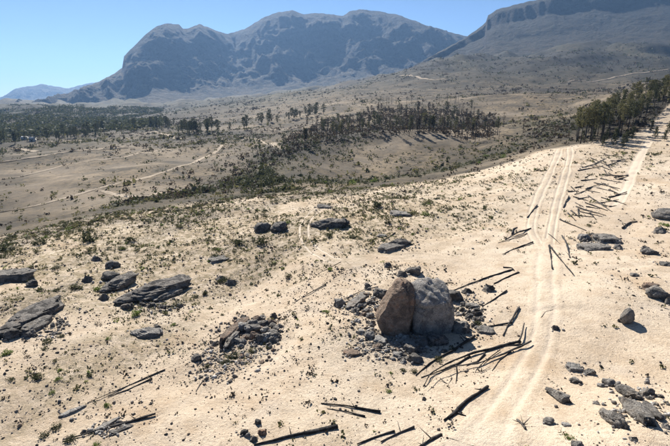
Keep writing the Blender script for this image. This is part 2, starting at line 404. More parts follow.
V = np.stack([GX, GY, GZ], -1).reshape(-1, 3)
F = grid_faces(len(AZ), len(RR))
F = F[:, ::-1] if np.cross(V[F[0, 1]] - V[F[0, 0]], V[F[0, 2]] - V[F[0, 0]])[2] < 0 else F
gm_ = mesh_np('ground', V, F, [M['ground']], attr={'zone': zone})
tag(link(bpy.data.objects.new('ground', gm_)), 'sandy hillside falling to a burnt valley and rising to far slopes', 'ground', kind='structure')

def zone_at(x, y):
    a = np.arctan2(x, y); r = np.hypot(x, y)
    i = np.clip(np.searchsorted(AZ, a), 0, len(AZ) - 1); j = np.clip(np.searchsorted(RR, r), 0, len(RR) - 1)
    return np.stack([hz[i, j], green[i, j], dark[i, j]], -1)

# dirt roads and vehicle tracks: strips laid a little above the ground, same earth, worn paler in the middle
TRACKS = []
def track(name, label, pix, width, step=.7, lift=.012, strength=1.0, cat='track', twin=False):
    P = [hit(*p) for p in pix]; P = [p[:2] for p in P if p is not None]
    L = smooth_line(P, step); T = np.gradient(L, axis=0); T /= np.linalg.norm(T, axis=1)[:, None] + 1e-9
    Nn = np.stack([-T[:, 1], T[:, 0]], 1); cs = np.linspace(-1, 1, 21)
    wv = width * (1 + .25 * noise2(np.arange(len(L)) * step / 7.0, np.zeros(len(L)), hash(name) % 97 if False else len(name)))
    X = L[:, None, :] + Nn[:, None, :] * (cs[None, :, None] * wv[:, None, None] * .5)
    ruts = np.exp(-((np.abs(cs) - .46) / .2) ** 2); berm = np.clip(1 - np.abs(cs) ** 6, 0, 1)
    nz = fbm2(X[..., 0] / .9, X[..., 1] / .9, 2, 90)
    Z = ground_z(X[..., 0], X[..., 1]) + lift * ((berm * (1.0 - .75 * ruts))[None] * (1 + .5 * nz) - .12 * np.abs(cs[None]) ** 6)
    V = np.concatenate([X, Z[..., None]], -1).reshape(-1, 3)
    prof = (np.clip(1.15 * (1 - np.abs(cs) ** 2.2), 0, 1) * .35 + .65 * ruts) * strength if twin else np.clip(1.15 * (1 - np.abs(cs) ** 2.2), 0, 1) * strength
    ends = np.minimum(1, np.minimum(np.arange(len(L)), np.arange(len(L))[::-1]) / max(4, len(L) * .06))
    rd = (prof[None] * ends[:, None]); rd = np.stack([rd, rd, rd], -1).reshape(-1, 3)
    TRACKS.append((L[::2], width))
    F = grid_faces(len(L), 21)
    if np.cross(V[F[0, 1]] - V[F[0, 0]], V[F[0, 2]] - V[F[0, 0]])[2] < 0: F = F[:, ::-1]
    me = mesh_np(name, V, F, [M['ground']], attr={'zone': zone_at(V[:, 0], V[:, 1]), 'road': rd})
    return tag(link(bpy.data.objects.new(name, me)), label, cat, kind='structure')
track('dirt_track', 'wide pale dirt track climbing from the bottom edge past the boulders', [(478,452),(500,415),(522,380),(540,345),(546,310),(545,280),(546,255),(548,238)], 4.2, step=.3, lift=.06, strength=.6, twin=True)
track('dirt_track', 'left of the two pale tracks climbing to the treeline', [(546,255),(530,230),(533,210),(541,190),(550,172),(557,156),(560,148)], 3.2, lift=.07, strength=.6, twin=True)
track('dirt_track', 'right of the two pale tracks beside the felled logs', [(548,250),(552,225),(556,205),(562,185),(567,168),(570,155),(569,147)], 3.0, lift=.07, strength=.65, twin=True)
track('dirt_track', 'bright pale sand track on the right leading up into the wood', [(612,212),(622,196),(628,185),(632,172),(638,160),(645,148),(650,138)], 3.4, lift=.05, strength=.75)
track('dirt_track', 'broad faint sandy track crossing behind the big boulder pair', [(345,263),(380,258),(420,256),(460,262),(500,272),(538,285)], 5.0, lift=.04, strength=.3)
for k, lab in ((-1, 'left wheel rut of the small curved track near the rim'), (1, 'right wheel rut of the small curved track near the rim')):
    pl = [(326,206),(316,211),(308,218),(304,227),(304,236),(308,244),(316,252),(328,259),(345,263)]
    Pw = [hit(*p)[:2] for p in pl]; Pw = np.array(Pw); T = np.gradient(Pw, axis=0); T /= np.linalg.norm(T, axis=1)[:, None]
    off = Pw + np.stack([-T[:, 1], T[:, 0]], 1) * .85 * k
    def proj(p):
        z = float(ground_z(p[0], p[1])) - CAM_Z; c = p[1] * CP - z * SP; u = p[1] * SP + z * CP
        return (335 + p[0] / c * FPX, 223 - u / c * FPX)
    track('wheel_rut', lab, [proj(p) for p in off], .6, step=.5, lift=.04, strength=.85)
FARR = [
 ('long pale dirt road running across the near valley floor', [(-6,213),(40,205),(80,194),(100,188),(130,181),(165,172),(185,165),(205,157),(218,150),(228,143)], 3.4, .25),
 ('faint branch road leaving the long valley road to the right', [(93,189),(110,193),(130,197),(150,196),(170,190)], 4, .25),
 ('dirt road rising from the valley road past the fire-blackened belt', [(196,140),(215,137),(240,136),(262,141),(276,146),(287,152)], 4.5, .4),
 ('dirt road in the mid valley left of the hill', [(-6,163),(30,158),(62,153),(95,150),(130,148)], 6, .5),
 ('pale dirt road edge below the farmhouses', [(8,148),(25,150),(38,152)], 8, .5),
 ('pale dirt road in front of the pine belt', [(140,134),(155,131),(175,139),(200,138)], 7, .5),
 ('pale dirt road winding on the slope behind the burnt trees', [(285,132),(300,127),(318,122),(328,119)], 6, .6),
 ('curving green-edged path beside the gully', [(262,172),(268,165),(276,161),(283,159)], 3, .3),
 ('faint upper valley road left of the gully', [(0,180),(40,172),(80,163),(120,158),(160,150),(190,146)], 4, .3),
 ('pale road crossing the far slope above the wood', [(560,84),(590,82),(620,76),(650,72),(680,70)], 9, .9),
 ('pale track on the far hillside left', [(395,76),(405,75),(425,79),(450,80)], 10, .9),
]
for lab, pl, w, lf in FARR: track('dirt_road', lab, pl, w, step=2.0, lift=lf, cat='road', strength=.7)

# ------------------------------------------------------------------ mountains
def interp_sil(sil, px): return np.interp(px, [s[0] for s in sil], [s[1] for s in sil])
def mountain(name, label, sil, foot_r, ridge_r, foot_z, prof, mat, na, nr, spur, rough, seed, fade=0.0):
    x0, x1 = sil[0][0], sil[-1][0]; px = np.linspace(x0, x1, na); py = interp_sil(sil, px)
    py = py + .40 * fbm2(px / 3.4, px * 0, 3, seed + 9)
    az = np.array([math.atan2(ray(a, b)[0], ray(a, b)[1]) for a, b in zip(px, py)])
    tn = np.array([ray(a, b)[2] / math.hypot(*ray(a, b)[:2]) for a, b in zip(px, py)])
    fr = np.interp(px, *zip(*foot_r)); rr = np.interp(px, *zip(*ridge_r)); fz = np.interp(px, *zip(*foot_z))
    zr = CAM_Z + tn * rr
    t = np.concatenate([np.linspace(0, 1, nr), 1 + np.linspace(.02, .8, 26)])
    A, Tt = np.meshgrid(az, t, indexing='ij'); H = (zr - fz)[:, None]
    R = fr[:, None] + (rr - fr)[:, None] * Tt
    win = np.sin(np.clip(Tt, 0, 1) * math.pi) ** .9 * (.12 + .88 * sstep(.22, .62, Tt))
    # spurs and gullies run down the slope: shift the profile by ridged noise that mostly varies along the azimuth
    X, Y = R * np.sin(A), R * np.cos(A)
    wpx, wpy = X + 160 * fbm2(X / 500, Y / 500, 3, seed + 3), Y + 160 * fbm2(X / 500 + 7, Y / 500, 3, seed + 4)
    s = .5 * ridged2((wpx + .55 * wpy) / spur[0], (wpy - .3 * wpx) / (spur[0] * 2.4), 5, seed)
    tt = np.clip(np.clip(Tt, 0, 1) + spur[1] * s * win, 0, 1)
    h = np.interp(tt, [p[0] for p in prof], [p[1] for p in prof])
    back = np.clip(Tt - 1, 0, 1); h = np.where(Tt > 1, 1 - back * 1.1, h)
    Z = fz[:, None] + H * h + rough * (fbm2(X / 260, Y / 260, 5, seed + 5)) * win + rough * .9 * ridged2((X + .4 * Y) / 170, (Y - .4 * X) / 300, 5, seed + 6) * win * (Tt < 1.0)
    V = np.stack([X, Y, Z], -1).reshape(-1, 3); F = grid_faces(na, len(t))
    if np.cross(V[F[0, 1]] - V[F[0, 0]], V[F[0, 2]] - V[F[0, 0]])[2] < 0: F = F[:, ::-1]
    me = mesh_np(name, V, F, [mat])
    return tag(link(bpy.data.objects.new(name, me)), label, 'mountain', kind='structure')
SIL_MAIN = [(-60,108),(23,106),(66,95),(91,85),(110,76),(122,68),(124,56),(134,46),(147,33),(157,25.5),(167,23.5),(179,24),(183,29),(189,28),(200,24),(208,27),(218,31),(228,34),(244,29),(254,23),(264,17),(279,12),(292,10),(304,14),(317,13),(330,14),(343,16),(350,11),(360,9),(376,11),(396,14),(416,21),(437,29),(463,35.5),(500,46),(560,62),(620,78)]
PROF = [(0,0),(.2,.055),(.4,.14),(.52,.22),(.60,.31),(.70,.48),(.76,.56),(.84,.76),(.93,.92),(1,1)]
mountain('mountain', 'long rocky mountain range with twin summits behind the valley', SIL_MAIN,
  [(-60,2600),(60,2700),(150,2750),(230,2900),(330,2800),(620,2700)], [(-60,3300),(90,3700),(150,3900),(215,4300),(235,4700),(290,4500),(400,4300),(620,4300)],
  [(-60,-30),(100,-25),(250,5),(400,90),(620,150)], PROF, M['mt_main'], 640, 200, (1000, .22), 40, 41)
SIL_R = [(330,101),(360,90),(396,76),(421,62),(444,49),(467,36.5),(482,25.5),(486,22),(488,15),(497,9.5),(513,5),(530,1),(560,-5),(600,-10),(670,-14),(760,-6),(860,15)]
PROF_R = [(0,0),(.3,.17),(.52,.36),(.60,.40),(.72,.55),(.80,.66),(.84,.72),(.89,.90),(.95,.96),(1,1)]
mountain('mountain', 'flat-topped mountain with a dark cliff band in the upper right', SIL_R,
  [(330,1500),(420,1600),(860,1700)], [(330,1900),(420,2400),(490,3000),(860,3100)], [(330,20),(420,80),(500,120),(860,130)], PROF_R, M['mt_right'], 460, 180, (420, .05), 13, 61)
SIL_FAR = [(-90,84),(-60,88),(-30,94),(0,99),(8,93),(16,88.5),(30,86),(42,84),(52,86),(60,87),(68,88.5),(76,86),(85,84),(95,82),(110,84),(140,88),(200,92)]
mountain('mountain', 'low hazy blue mountain far away at the left edge', SIL_FAR, [(-90,7500),(200,7500)], [(-90,9500),(200,9500)], [(-90,-30),(200,-30)], PROF, M['mt_main'], 160, 60, (900, .12), 40, 81)
# ------------------------------------------------------------------ rocks
PLANES = {
 'round':  [(0,0,1,.86),(.3,-.9,.2,.9)],
 'block':  [(0,-1,.12,.62),(.1,.2,1,.6),(1,.1,.1,.7),(-1,.15,.2,.72),(.1,1,.1,.7),(-.6,-.6,.5,.72),(.6,-.5,.6,.74)],
 'slab':   [(0,.1,1,.42),(0,-1,.3,.72),(1,.3,.2,.78),(-1,-.2,.25,.78),(.5,.8,.3,.75)],
 'whale':  [(.1,-.15,1,.72),(0,-1,.25,.7),(.1,1,.5,.72),(-.5,-.4,.8,.74)],
 'wedge':  [(-.45,.1,.9,.45),(0,-1,.2,.6),(1,0,-.05,.68),(.1,1,.3,.7)],
 'shard':  [(.5,-.7,.6,.4),(-.6,-.5,.5,.5),(.2,.8,.6,.5),(1,0,.1,.6),(0,0,1,.75),(-.9,.5,.1,.6)],
}
def rock_mesh(name, kind, seed, sub=4, amp=.15, planes=None, scale=(1, 1, 1), groove=None, strata=None, lay=.07):
    v, f = ico(sub); r = np.random.default_rng(seed); p = v.copy()
    p += .22 * np.stack([fbm3(v * .9 + seed * 3.1 + k * 20, 2, seed + k) for k in range(3)], 1)
    R = np.array(Euler((r.uniform(-.2, .2), r.uniform(-.2, .2), r.uniform(-.25, .25))).to_matrix())
    for pl in (planes or PLANES[kind]):
        nrm = np.array(pl[:3], float); nrm /= np.linalg.norm(nrm); nrm = R @ nrm if planes is None else nrm
        d = pl[3] * (r.uniform(.9, 1.1) if planes is None else 1); k = p @ nrm - d
        p -= np.where(k > 0, k * .93, 0)[:, None] * nrm
    for _ in range(2 if planes is None else 0):                                   # a couple of chance breaks
        nrm = r.normal(size=3); nrm[2] = abs(nrm[2]); nrm /= np.linalg.norm(nrm); k = p @ nrm - r.uniform(.62, .82)
        p -= np.where(k > 0, k * .9, 0)[:, None] * nrm
    if groove:
        for gn, gd, gw, ga in groove:
            gn = np.array(gn, float); gn /= np.linalg.norm(gn); k = p @ gn - gd + .06 * fbm3(p * 2.5, 3, seed + 40)
            p -= (ga * np.exp(-(k / gw) ** 2))[:, None] * p
    sn = np.array(strata, float) if strata else r.normal(size=3) * np.array([.5, .5, 1]); sn /= np.linalg.norm(sn)
    ph = (p @ sn) * (5.5 if kind != 'round' else 2.5) + .7 * fbm3(p * 1.4, 3, seed + 60)
    saw = ph - np.floor(ph); layer = np.where(saw < .82, saw * .6, (1 - saw) / .18 * .5) - .25
    nr = p / (np.linalg.norm(p, axis=1)[:, None] + 1e-6)
    p += nr * (lay * layer)[:, None]
    p += nr * (amp * fbm3(p * 2.1 + seed, 5, seed + 5, .55) + amp * .35 * -np.abs(fbm3(p * 3.7 + seed, 3, seed + 9)))[:, None]
    return mesh_np(name, p * np.array(scale), f, smooth=True)
ROCKS = {k: [rock_mesh('rock_' + k, k, 100 + 13 * i + 7 * j, 5 if k == 'whale' else 4, lay={'round': .05, 'whale': .17, 'slab': .15}.get(k, .11)) for j in range(4)] for i, k in enumerate(PLANES)}
_rk = {}
def rock_data(kind, mat, j=None):
    j = random.randrange(4) if j is None else j; key = (kind, mat, j)
    if key not in _rk:
        me = ROCKS[kind][j].copy(); me.materials.append(M[mat]); _rk[key] = me
    return _rk[key]
EXCL = []                                     # rock footprints (x, y, radius) kept clear of scatter
def place_rock(name, me, P, size, yaw, label, group=None, sink=.28, tilt=(0, 0), cat='rock', dz=0.0):
    o = bpy.data.objects.new(name, me)
    gz = float(ground_z(P[0], P[1]))
    o.location = (P[0], P[1], gz + dz + size[2] * (.5 - sink)); o.scale = (size[0] / 2, size[1] / 2, size[2] / 2)
    e = .6 * max(size[0], size[1]) / 2 + .1
    gx = float(ground_z(P[0] + e, P[1]) - ground_z(P[0] - e, P[1])) / (2 * e); gy = float(ground_z(P[0], P[1] + e) - ground_z(P[0], P[1] - e)) / (2 * e)
    base = Vector((-gx, -gy, 1)).normalized()
    q = Vector((0, 0, 1)).rotation_difference(base) @ Euler((tilt[0], tilt[1], yaw)).to_quaternion()
    o.rotation_euler = q.to_euler()
    EXCL.append((P[0], P[1], .45 * max(size[0], size[1])))
    return tag(link(o), label, cat, group)
def boulder(kind, cx, cy, w, hr, label, mat='grey', dr=.85, yaw=0, group=None, sink=.35, name=None, j=None, tilt=(0, 0), cat=None):
    """cx, cy: where its middle shows in the photo; w: width in photo pixels; hr, dr: height and depth over width"""
    P0 = hit(cx, cy); k = mpp(P0); W = w * k; hp = w * hr
    P = hit(cx, cy + hp * .30); P = P if P is not None else P0
    big = W > 1.3
    return place_rock(name or ('boulder' if big else 'rock'), rock_data(kind, mat, j), P, (W, W * dr, W * hr), math.radians(yaw), label, group, sink, tilt, cat or ('boulder' if big else 'rock'))
def long_rock(kind, x1, y1, x2, y2, wr, hr, label, mat='grey', group=None, sink=.3, name=None, j=None, tilt=(0, 0), cat='boulder'):
    """a rock stretched between two photo points; wr, hr: breadth and height over length"""
    A, B = hit(x1, y1), hit(x2, y2); d = B - A; L = math.hypot(d[0], d[1])
    return place_rock(name or 'boulder', rock_data(kind, mat, j), (A + B) / 2, (L * 1.1, L * wr, L * hr), math.atan2(d[1], d[0]), label, group, sink, tilt, cat)

# the two great boulders
def great(name, label, cx, cy, size, yaw, tilt, planes, seed, mat, groove, sink):
    me = rock_mesh(name, None, seed, 5, .05, planes, groove=groove); me.materials.append(M[mat])
    P = hit(cx, cy); return place_rock(name, me, P, size, math.radians(yaw), label, 'pair of great boulders', sink, tilt, 'boulder')
great('boulder', 'tall brown boulder leaning against the larger pale one in the middle', 398, 330, (4.6, 4.0, 7.5), 0, (math.radians(-4), math.radians(16)),
      [(-.2,-1,.16,.66),(.95,-.35,.1,.74),(-.92,-.1,.36,.74),(.3,.2,1,.84),(-.5,-.4,.7,.80),(-.3,.9,.3,.7)], 11, 'brown', [((.8,.1,.5),.35,.05,.12),((-.2,.1,1),.1,.05,.05)], .17)
great('boulder', 'great pale grey boulder cracked across its upper half in the middle', 429, 327, (5.5, 5.0, 7.2), 8, (math.radians(2), math.radians(-3)),
      [(.05,-1,-.06,.72),(.05,-.36,.93,.52),(1,.0,.12,.78),(-1,.1,.02,.78),(.1,.3,1,.86),(0,1,.2,.8),(.8,-.6,.25,.86),(-.7,-.7,.2,.86)], 23, 'great', [((.05,-.3,1),.33,.03,.11),((.9,.1,.35),.50,.03,.09),((-.5,.2,.8),.5,.025,.06)], .14)
G1 = 'rocks around the great boulder pair'
for a in [
 ('wedge',414,269,17,.85,'dark pointed rock standing just behind the great boulder pair','dark'),
 ('shard',403,273,14,.6,'low dark rock left of the pointed rock behind the great pair','dark'),
 ('block',380,291,20,.75,'dark jagged block close left of the leaning brown boulder','dark'),
 ('shard',368,285,9,.9,'small black knob left of the leaning brown boulder','dark'),
 ('block',340,301,13,1.05,'white block on its own left of the great boulder pair','pale'),
 ('block',361,331,9,.75,'small pale stone left of the leaning boulder foot','pale'),
 ('round',370,334,11,.85,'round pale stone touching the leaning boulder foot','pale'),
 ('slab',380,339,15,.55,'flat pale speckled stone under the leaning boulder','pale'),
 ('wedge',400,334,12,.6,'pale wedge stone between the two great boulders','pale'),
 ('slab',406,341,11,.5,'small pale slab in front of the great boulder','pale'),
 ('block',412,347,20,.65,'grey block in front of the great boulder','grey'),
 ('block',415,357,17,.8,'dark block at the sunlit foot of the great pair','dark'),
 ('slab',398,354,11,.6,'low pale stone beside the dark block at the great pair','pale'),
 ('shard',404,361,8,.7,'little pale shard below the great pair','pale'),
 ('slab',352,352,18,.35,'flat dark slab on open sand below left of the great pair','brown'),
 ('block',454,294,20,.85,'dark jagged rock right of the great pale boulder','dark'),
 ('shard',467,290,12,.7,'small dark rock right of the jagged rock by the great boulder','dark'),
 ('block',459,324,24,.8,'shadowed blocky boulder tucked against the great pale boulder','grey'),
 ('block',437,338,26,.6,'broad boulder lying in the great boulder shadow','dark'),
 ('wedge',420,340,20,.65,'shadowed wedge rock under the great pale boulder','dark'),
 ('slab',472,305,13,.5,'grey slab stone right of the shadowed boulder','grey'),
 ('shard',475,318,10,.6,'small dark stone beside the fallen sticks right of the great boulder','dark'),
 ('slab',486,329,20,.3,'flat grey slab among the sticks right of the great boulder','grey'),
 ('shard',388,264,11,.7,'small dark rock on the sand behind the great pair','dark'),
 ('shard',489,287,17,.7,'black jagged rock among the burnt poles','dark'),
 ('shard',358,313,9,.6,'grey stone left of the leaning boulder','grey'),
 ('shard',373,322,10,.7,'grey stone against the leaning boulder side','grey'),
 ('block',366,309,8,.7,'dark stone above the grey stones by the leaning boulder','dark'),
 ('shard',444,350,9,.6,'small stone at the shadow edge of the great boulder','grey'),
]: boulder(*a[:6], mat=a[6], group=G1, yaw=random.uniform(-40, 40))
long_rock('slab',347,310,368,292,.28,.16,'long thin grey slab lying left of the leaning boulder','grey',G1,.35)
long_rock('slab',353,313,366,304,.3,.18,'short thin slab beside the long thin grey slab','dark',G1,.35)
long_rock('slab',379,252,404,245,.5,.28,'low grey slab outcrop behind the great pair','grey')
long_rock('whale',386,248,410,243,.4,.3,'dark ridge rock behind the low grey slab outcrop','dark')

G2 = 'rubble heap left of centre'
long_rock('slab',222,349,246,321,.20,.24,'long dark slab along the left of the rubble heap','brown',G2,.2,tilt=(.25,0))
long_rock('slab',224,352,239,335,.25,.30,'pale-edged slab leaning below the long dark slab','grey',G2,.2,tilt=(.3,0))
for a in [
 ('block',267,335,17,.8,'pale pinkish block at the right of the rubble heap','pale'),
 ('block',263,323,17,.7,'grey block on top of the rubble heap','grey'),
 ('shard',274,315,10,.8,'black rock at the upper tip of the rubble heap','dark'),
 ('block',250,325,13,.7,'dark block in the middle of the rubble heap','dark'),
 ('slab',248,335,13,.6,'grey slab below the middle of the rubble heap','grey'),
 ('shard',257,330,10,.7,'small grey rock between blocks of the rubble heap','grey'),
 ('shard',256,340,8,.7,'small dark rock in the lower rubble heap','dark'),
 ('shard',280,325,9,.6,'small grey rock right edge of the rubble heap','grey'),
 ('shard',215,343,10,.7,'dark rock left of the slabs in the rubble heap','dark'),
 ('round',197,357,11,.85,'lone rounded grey rock left of the rubble heap','grey'),
 ('shard',269,345,9,.6,'dark stone under the pinkish block','dark'),
 ('shard',241,345,9,.6,'pale stone under the leaning slab','pale'),
 ('shard',244,316,9,.5,'dark stone above the long dark slab','dark'),
]: boulder(*a[:6], mat=a[6], group=G2, yaw=random.uniform(-40, 40))
def rubble(cx, cy, rx, ry, n, smin, smax, label, group, mats=('grey', 'pale', 'dark', 'brown'), heap=0.0):
    A = hit(cx, cy); k = mpp(A); q = 0
    for i in range(n):
        a, d = random.uniform(0, 6.28), math.sqrt(random.random())
        P = hit(cx + rx * d * math.cos(a), cy + ry * d * math.sin(a)); s = k * random.uniform(smin, smax)
        place_rock('rubble_block' if smin >= 4 else 'rubble_stone', rock_data(random.choice(['shard', 'block', 'slab']), random.choice(mats)), P, (s, s * random.uniform(.6, 1), s * random.uniform(.45, .8)), random.uniform(0, 6.28), label, group, .3, (random.uniform(-.5, .5), random.uniform(-.5, .5)), cat='stone', dz=heap * (1 - d) * random.random())
rubble(242, 344, 38, 24, 95, 2.5, 6.5, 'small angular stone strewn over the rubble heap left of centre', 'rubble heap stones')
rubble(252, 333, 27, 16, 42, 6, 15, 'angular block stacked in the upper rubble heap left of centre', 'stacked blocks of the rubble heap', heap=.9)
rubble(366, 306, 15, 18, 16, 5, 10, 'angular block piled left of the leaning boulder', 'blocks left of the leaning boulder', heap=.5)
rubble(402, 347, 26, 9, 22, 5, 10, 'angular block piled at the foot of the great boulders', 'blocks under the great pair', heap=.5)
rubble(466, 312, 14, 20, 16, 5, 10, 'angular block piled right of the great pale boulder', 'blocks right of the great boulder', ('dark', 'grey'), heap=.5)
rubble(600, 241, 22, 6, 14, 5, 10, 'angular block among the right-hand outcrop', 'blocks of the right-hand outcrop', heap=.4)
rubble(642, 402, 26, 18, 16, 4, 8, 'small block among the lower right cluster', 'blocks of the lower right cluster')
rubble(44, 325, 24, 10, 14, 5, 10, 'angular block beside the large left-edge outcrop', 'blocks by the left-edge outcrop', ('dark', 'grey'))
rubble(162, 302, 24, 7, 12, 4, 9, 'angular block beside the grooved outcrop', 'blocks by the grooved outcrop', ('dark', 'grey'))
rubble(215, 370, 22, 18, 28, 2, 5, 'small stone on the lower left fringe of the rubble heap', 'rubble fringe stones')
rubble(388, 345, 38, 16, 75, 2, 5.5, 'small stone strewn below the great boulder pair', 'stones below the great pair')
rubble(365, 315, 17, 22, 40, 2, 6, 'small stone strewn left of the leaning boulder', 'stones left of the leaning boulder')
rubble(468, 310, 18, 22, 36, 2, 5.5, 'small stone strewn right of the great pale boulder', 'stones right of the great boulder', ('dark', 'grey'))
rubble(45, 325, 22, 14, 24, 2.5, 6, 'small stone below the large left outcrop', 'stones by the left outcrop', ('dark', 'grey'))

G3 = 'weathered outcrops on the left'
long_rock('whale',2,335,60,302,.42,.20,'large dark weathered outcrop sloping down to the left edge','dark',None,.3)
long_rock('slab',20,338,52,318,.35,.26,'cracked slab under the large left-edge outcrop','grey',None,.3)
boulder('block',27,331,17,.75,'rounded block at the foot of the large left-edge outcrop','grey')
boulder('round',12,333,16,.8,'dark lump at the left end of the large left-edge outcrop','dark')
boulder('whale',12,274,42,.42,'humped dark outcrop on the left edge above the large one','grey',yaw=25)
boulder('round',33,283,11,.85,'small dark rock right of the humped outcrop','dark')
long_rock('whale',128,303,186,283,.48,.26,'broad grooved outcrop beside a bright green bush','dark',None,.28,j=1)
long_rock('slab',150,302,184,290,.3,.22,'ribbed lower slab along the front of the grooved outcrop','grey',None,.3)
boulder('wedge',127,305,14,.8,'dark knob at the left end of the grooved outcrop','dark')
long_rock('whale',107,292,133,279,.5,.36,'smooth whaleback boulder left of the grooved outcrop','grey',None,.25)
boulder('block',111,275,22,.55,'flat dark block behind the whaleback boulder','dark')
boulder('round',112,264,14,.7,'dark rock uphill from the whaleback boulder','dark')
boulder('shard',104,296,12,.9,'black rock in front of the whaleback boulder','dark')
boulder('shard',88,278,14,.8,'black jagged rock left of the whaleback boulder','dark')
boulder('shard',97,258,12,.7,'grey rock between bushes uphill of the whaleback boulder','grey')
boulder('whale',148,331,26,.4,'pale low boulder on the sand below the grooved outcrop','pale',yaw=20)
boulder('shard',158,326,9,.5,'dark chip behind the pale low boulder','dark')
boulder('round',262,227,17,.75,'left of two dark round boulders near the rim','dark')
boulder('round',280,226,17,.75,'right of two dark round boulders near the rim','dark')
boulder('whale',331,222,34,.36,'smooth dark boulder inside the curved track','dark',dr=.6)
boulder('slab',324,206,16,.3,'flat dark rock above the curved track','dark')
boulder('slab',218,258,22,.3,'low grey ledge in the scrub left of centre','grey',yaw=30)
boulder('shard',231,281,16,.5,'grey rock among shrubs left of centre','grey')
boulder('shard',221,277,11,.6,'dark rock beside the grey shrub rocks','dark')
boulder('slab',400,213,22,.35,'grey rock mound among bushes near the rim','grey')
boulder('slab',382,235,13,.3,'thin rock strip below the rim bushes','grey')
long_rock('slab',60,418,84,406,.3,.2,'pale slab beside bushes in the lower left','pale',None,.35)
long_rock('slab',97,432,118,418,.35,.2,'pale slab behind the charred logs in the lower left','pale',None,.38)
long_rock('slab',110,436,132,425,.4,.2,'grey slab under the charred logs in the lower left','grey',None,.38)
boulder('shard',84,431,8,.8,'small dark stone near the lower left slabs','dark')
G4 = 'dark stones at the end of the long log'
boulder('block',258,421,8,1.0,'upright dark stone above the long log at the bottom','dark',group=G4)
boulder('wedge',244,431,9,.8,'dark triangular stone left of the long log','dark',group=G4)
boulder('block',262,431,10,.9,'dark block touching the left tip of the long log','brown',group=G4)
boulder('shard',254,438,10,.8,'black stone lowest by the long log','dark',group=G4)
boulder('shard',424,398,6,.9,'black stone on the sand below the fallen branched tree','dark')

G5 = 'outcrop right of the track'
boulder('block',584,236,14,.75,'pale block at the left of the right-hand outcrop','pale',group=G5)
boulder('slab',606,237,28,.42,'grey slab on top of the right-hand outcrop','grey',group=G5)
boulder('slab',593,246,30,.28,'low slab along the front of the right-hand outcrop','grey',group=G5)
boulder('shard',596,237,11,.9,'dark rock in the middle of the right-hand outcrop','dark',group=G5)
boulder('shard',618,246,12,.7,'grey rock at the right end of the right-hand outcrop','grey',group=G5)
boulder('round',650,251,15,.5,'low dark rock near the right edge above the paired boulders','dark')
boulder('shard',644,247,8,.6,'small rock beside the low dark rock near the right edge','grey')
boulder('block',651,286,17,.8,'upright block of the boulder group on the right edge','brown')
boulder('round',658,292,20,.8,'largest rounded boulder of the group on the right edge','grey')
boulder('shard',669,300,14,.8,'boulder of the right edge group cut by the frame','dark')
boulder('round',665,213,22,.6,'pale boulder at the right edge beside a green bush','grey')
boulder('shard',660,229,16,.6,'dark rock under the pale boulder at the right edge','dark')
boulder('slab',666,263,16,.4,'flat rock at the right edge between boulder groups','grey')
boulder('slab',634,274,10,.5,'small dark slab alone on the right-hand sand','dark')
_rk[('round', 'brown', 9)] = rock_mesh('rock_egg', 'round', 907, 4, .05, [(0,-1,.1,.93)], lay=.03); _rk[('round', 'brown', 9)].materials.append(M['grey'])
boulder('round',626,317,14,1.25,'upright egg-shaped boulder alone on the right-hand sand','brown',dr=.85,j=9,sink=.14,tilt=(0,.12))
boulder('shard',620,320,6,.8,'small stone against the upright egg-shaped boulder','dark')
boulder('shard',556,327,10,.8,'black stone beside the track on the right','dark')
G6 = 'rocks in the lower right corner'
boulder('slab',574,366,18,.5,'pale rock of the small cluster right of the track bend','pale',group=G6)
boulder('wedge',590,371,13,.6,'dark-sided rock of the small cluster right of the track bend','grey',group=G6)
boulder('round',576,380,11,.6,'small round rock below the cluster right of the track bend','grey',group=G6)
long_rock('wedge',548,391,570,405,.5,.42,'big leaning slab rock alone right of the track','grey',G6,.25)
boulder('round',549,420,11,.7,'small round rock below the big leaning slab rock','grey',group=G6)
boulder('slab',566,424,9,.5,'pale flat stone right of the small round rock','pale',group=G6)
long_rock('whale',602,414,624,429,.5,.42,'smooth long rock in the lower right','grey',G6,.25)
boulder('round',609,382,14,.7,'round rock uphill in the lower right cluster','grey',group=G6)
boulder('round',601,385,8,.6,'small rock left of the uphill round rock','pale',group=G6)
long_rock('whale',617,388,638,400,.5,.4,'rock with a dark side in the middle of the lower right cluster','grey',G6,.25)
long_rock('slab',621,401,654,431,.30,.28,'long grey slab of the lower right cluster','grey',G6,.25)
long_rock('slab',640,405,662,422,.3,.28,'narrow slab right of the long grey slab','dark',G6,.25)
boulder('wedge',647,391,16,.85,'peaked pale-topped boulder at the top of the lower right cluster','grey',group=G6)
boulder('shard',634,438,12,.45,'dark chip below the long grey slab','dark',group=G6)
boulder('round',577,444,12,.6,'rock cut by the bottom edge on the right','grey',group=G6)
boulder('shard',596,402,9,.5,'small stones patch between the big leaning slab and long rock','grey',group=G6)
boulder('shard',666,425,12,.5,'low rock at the lower right edge','grey',group=G6)

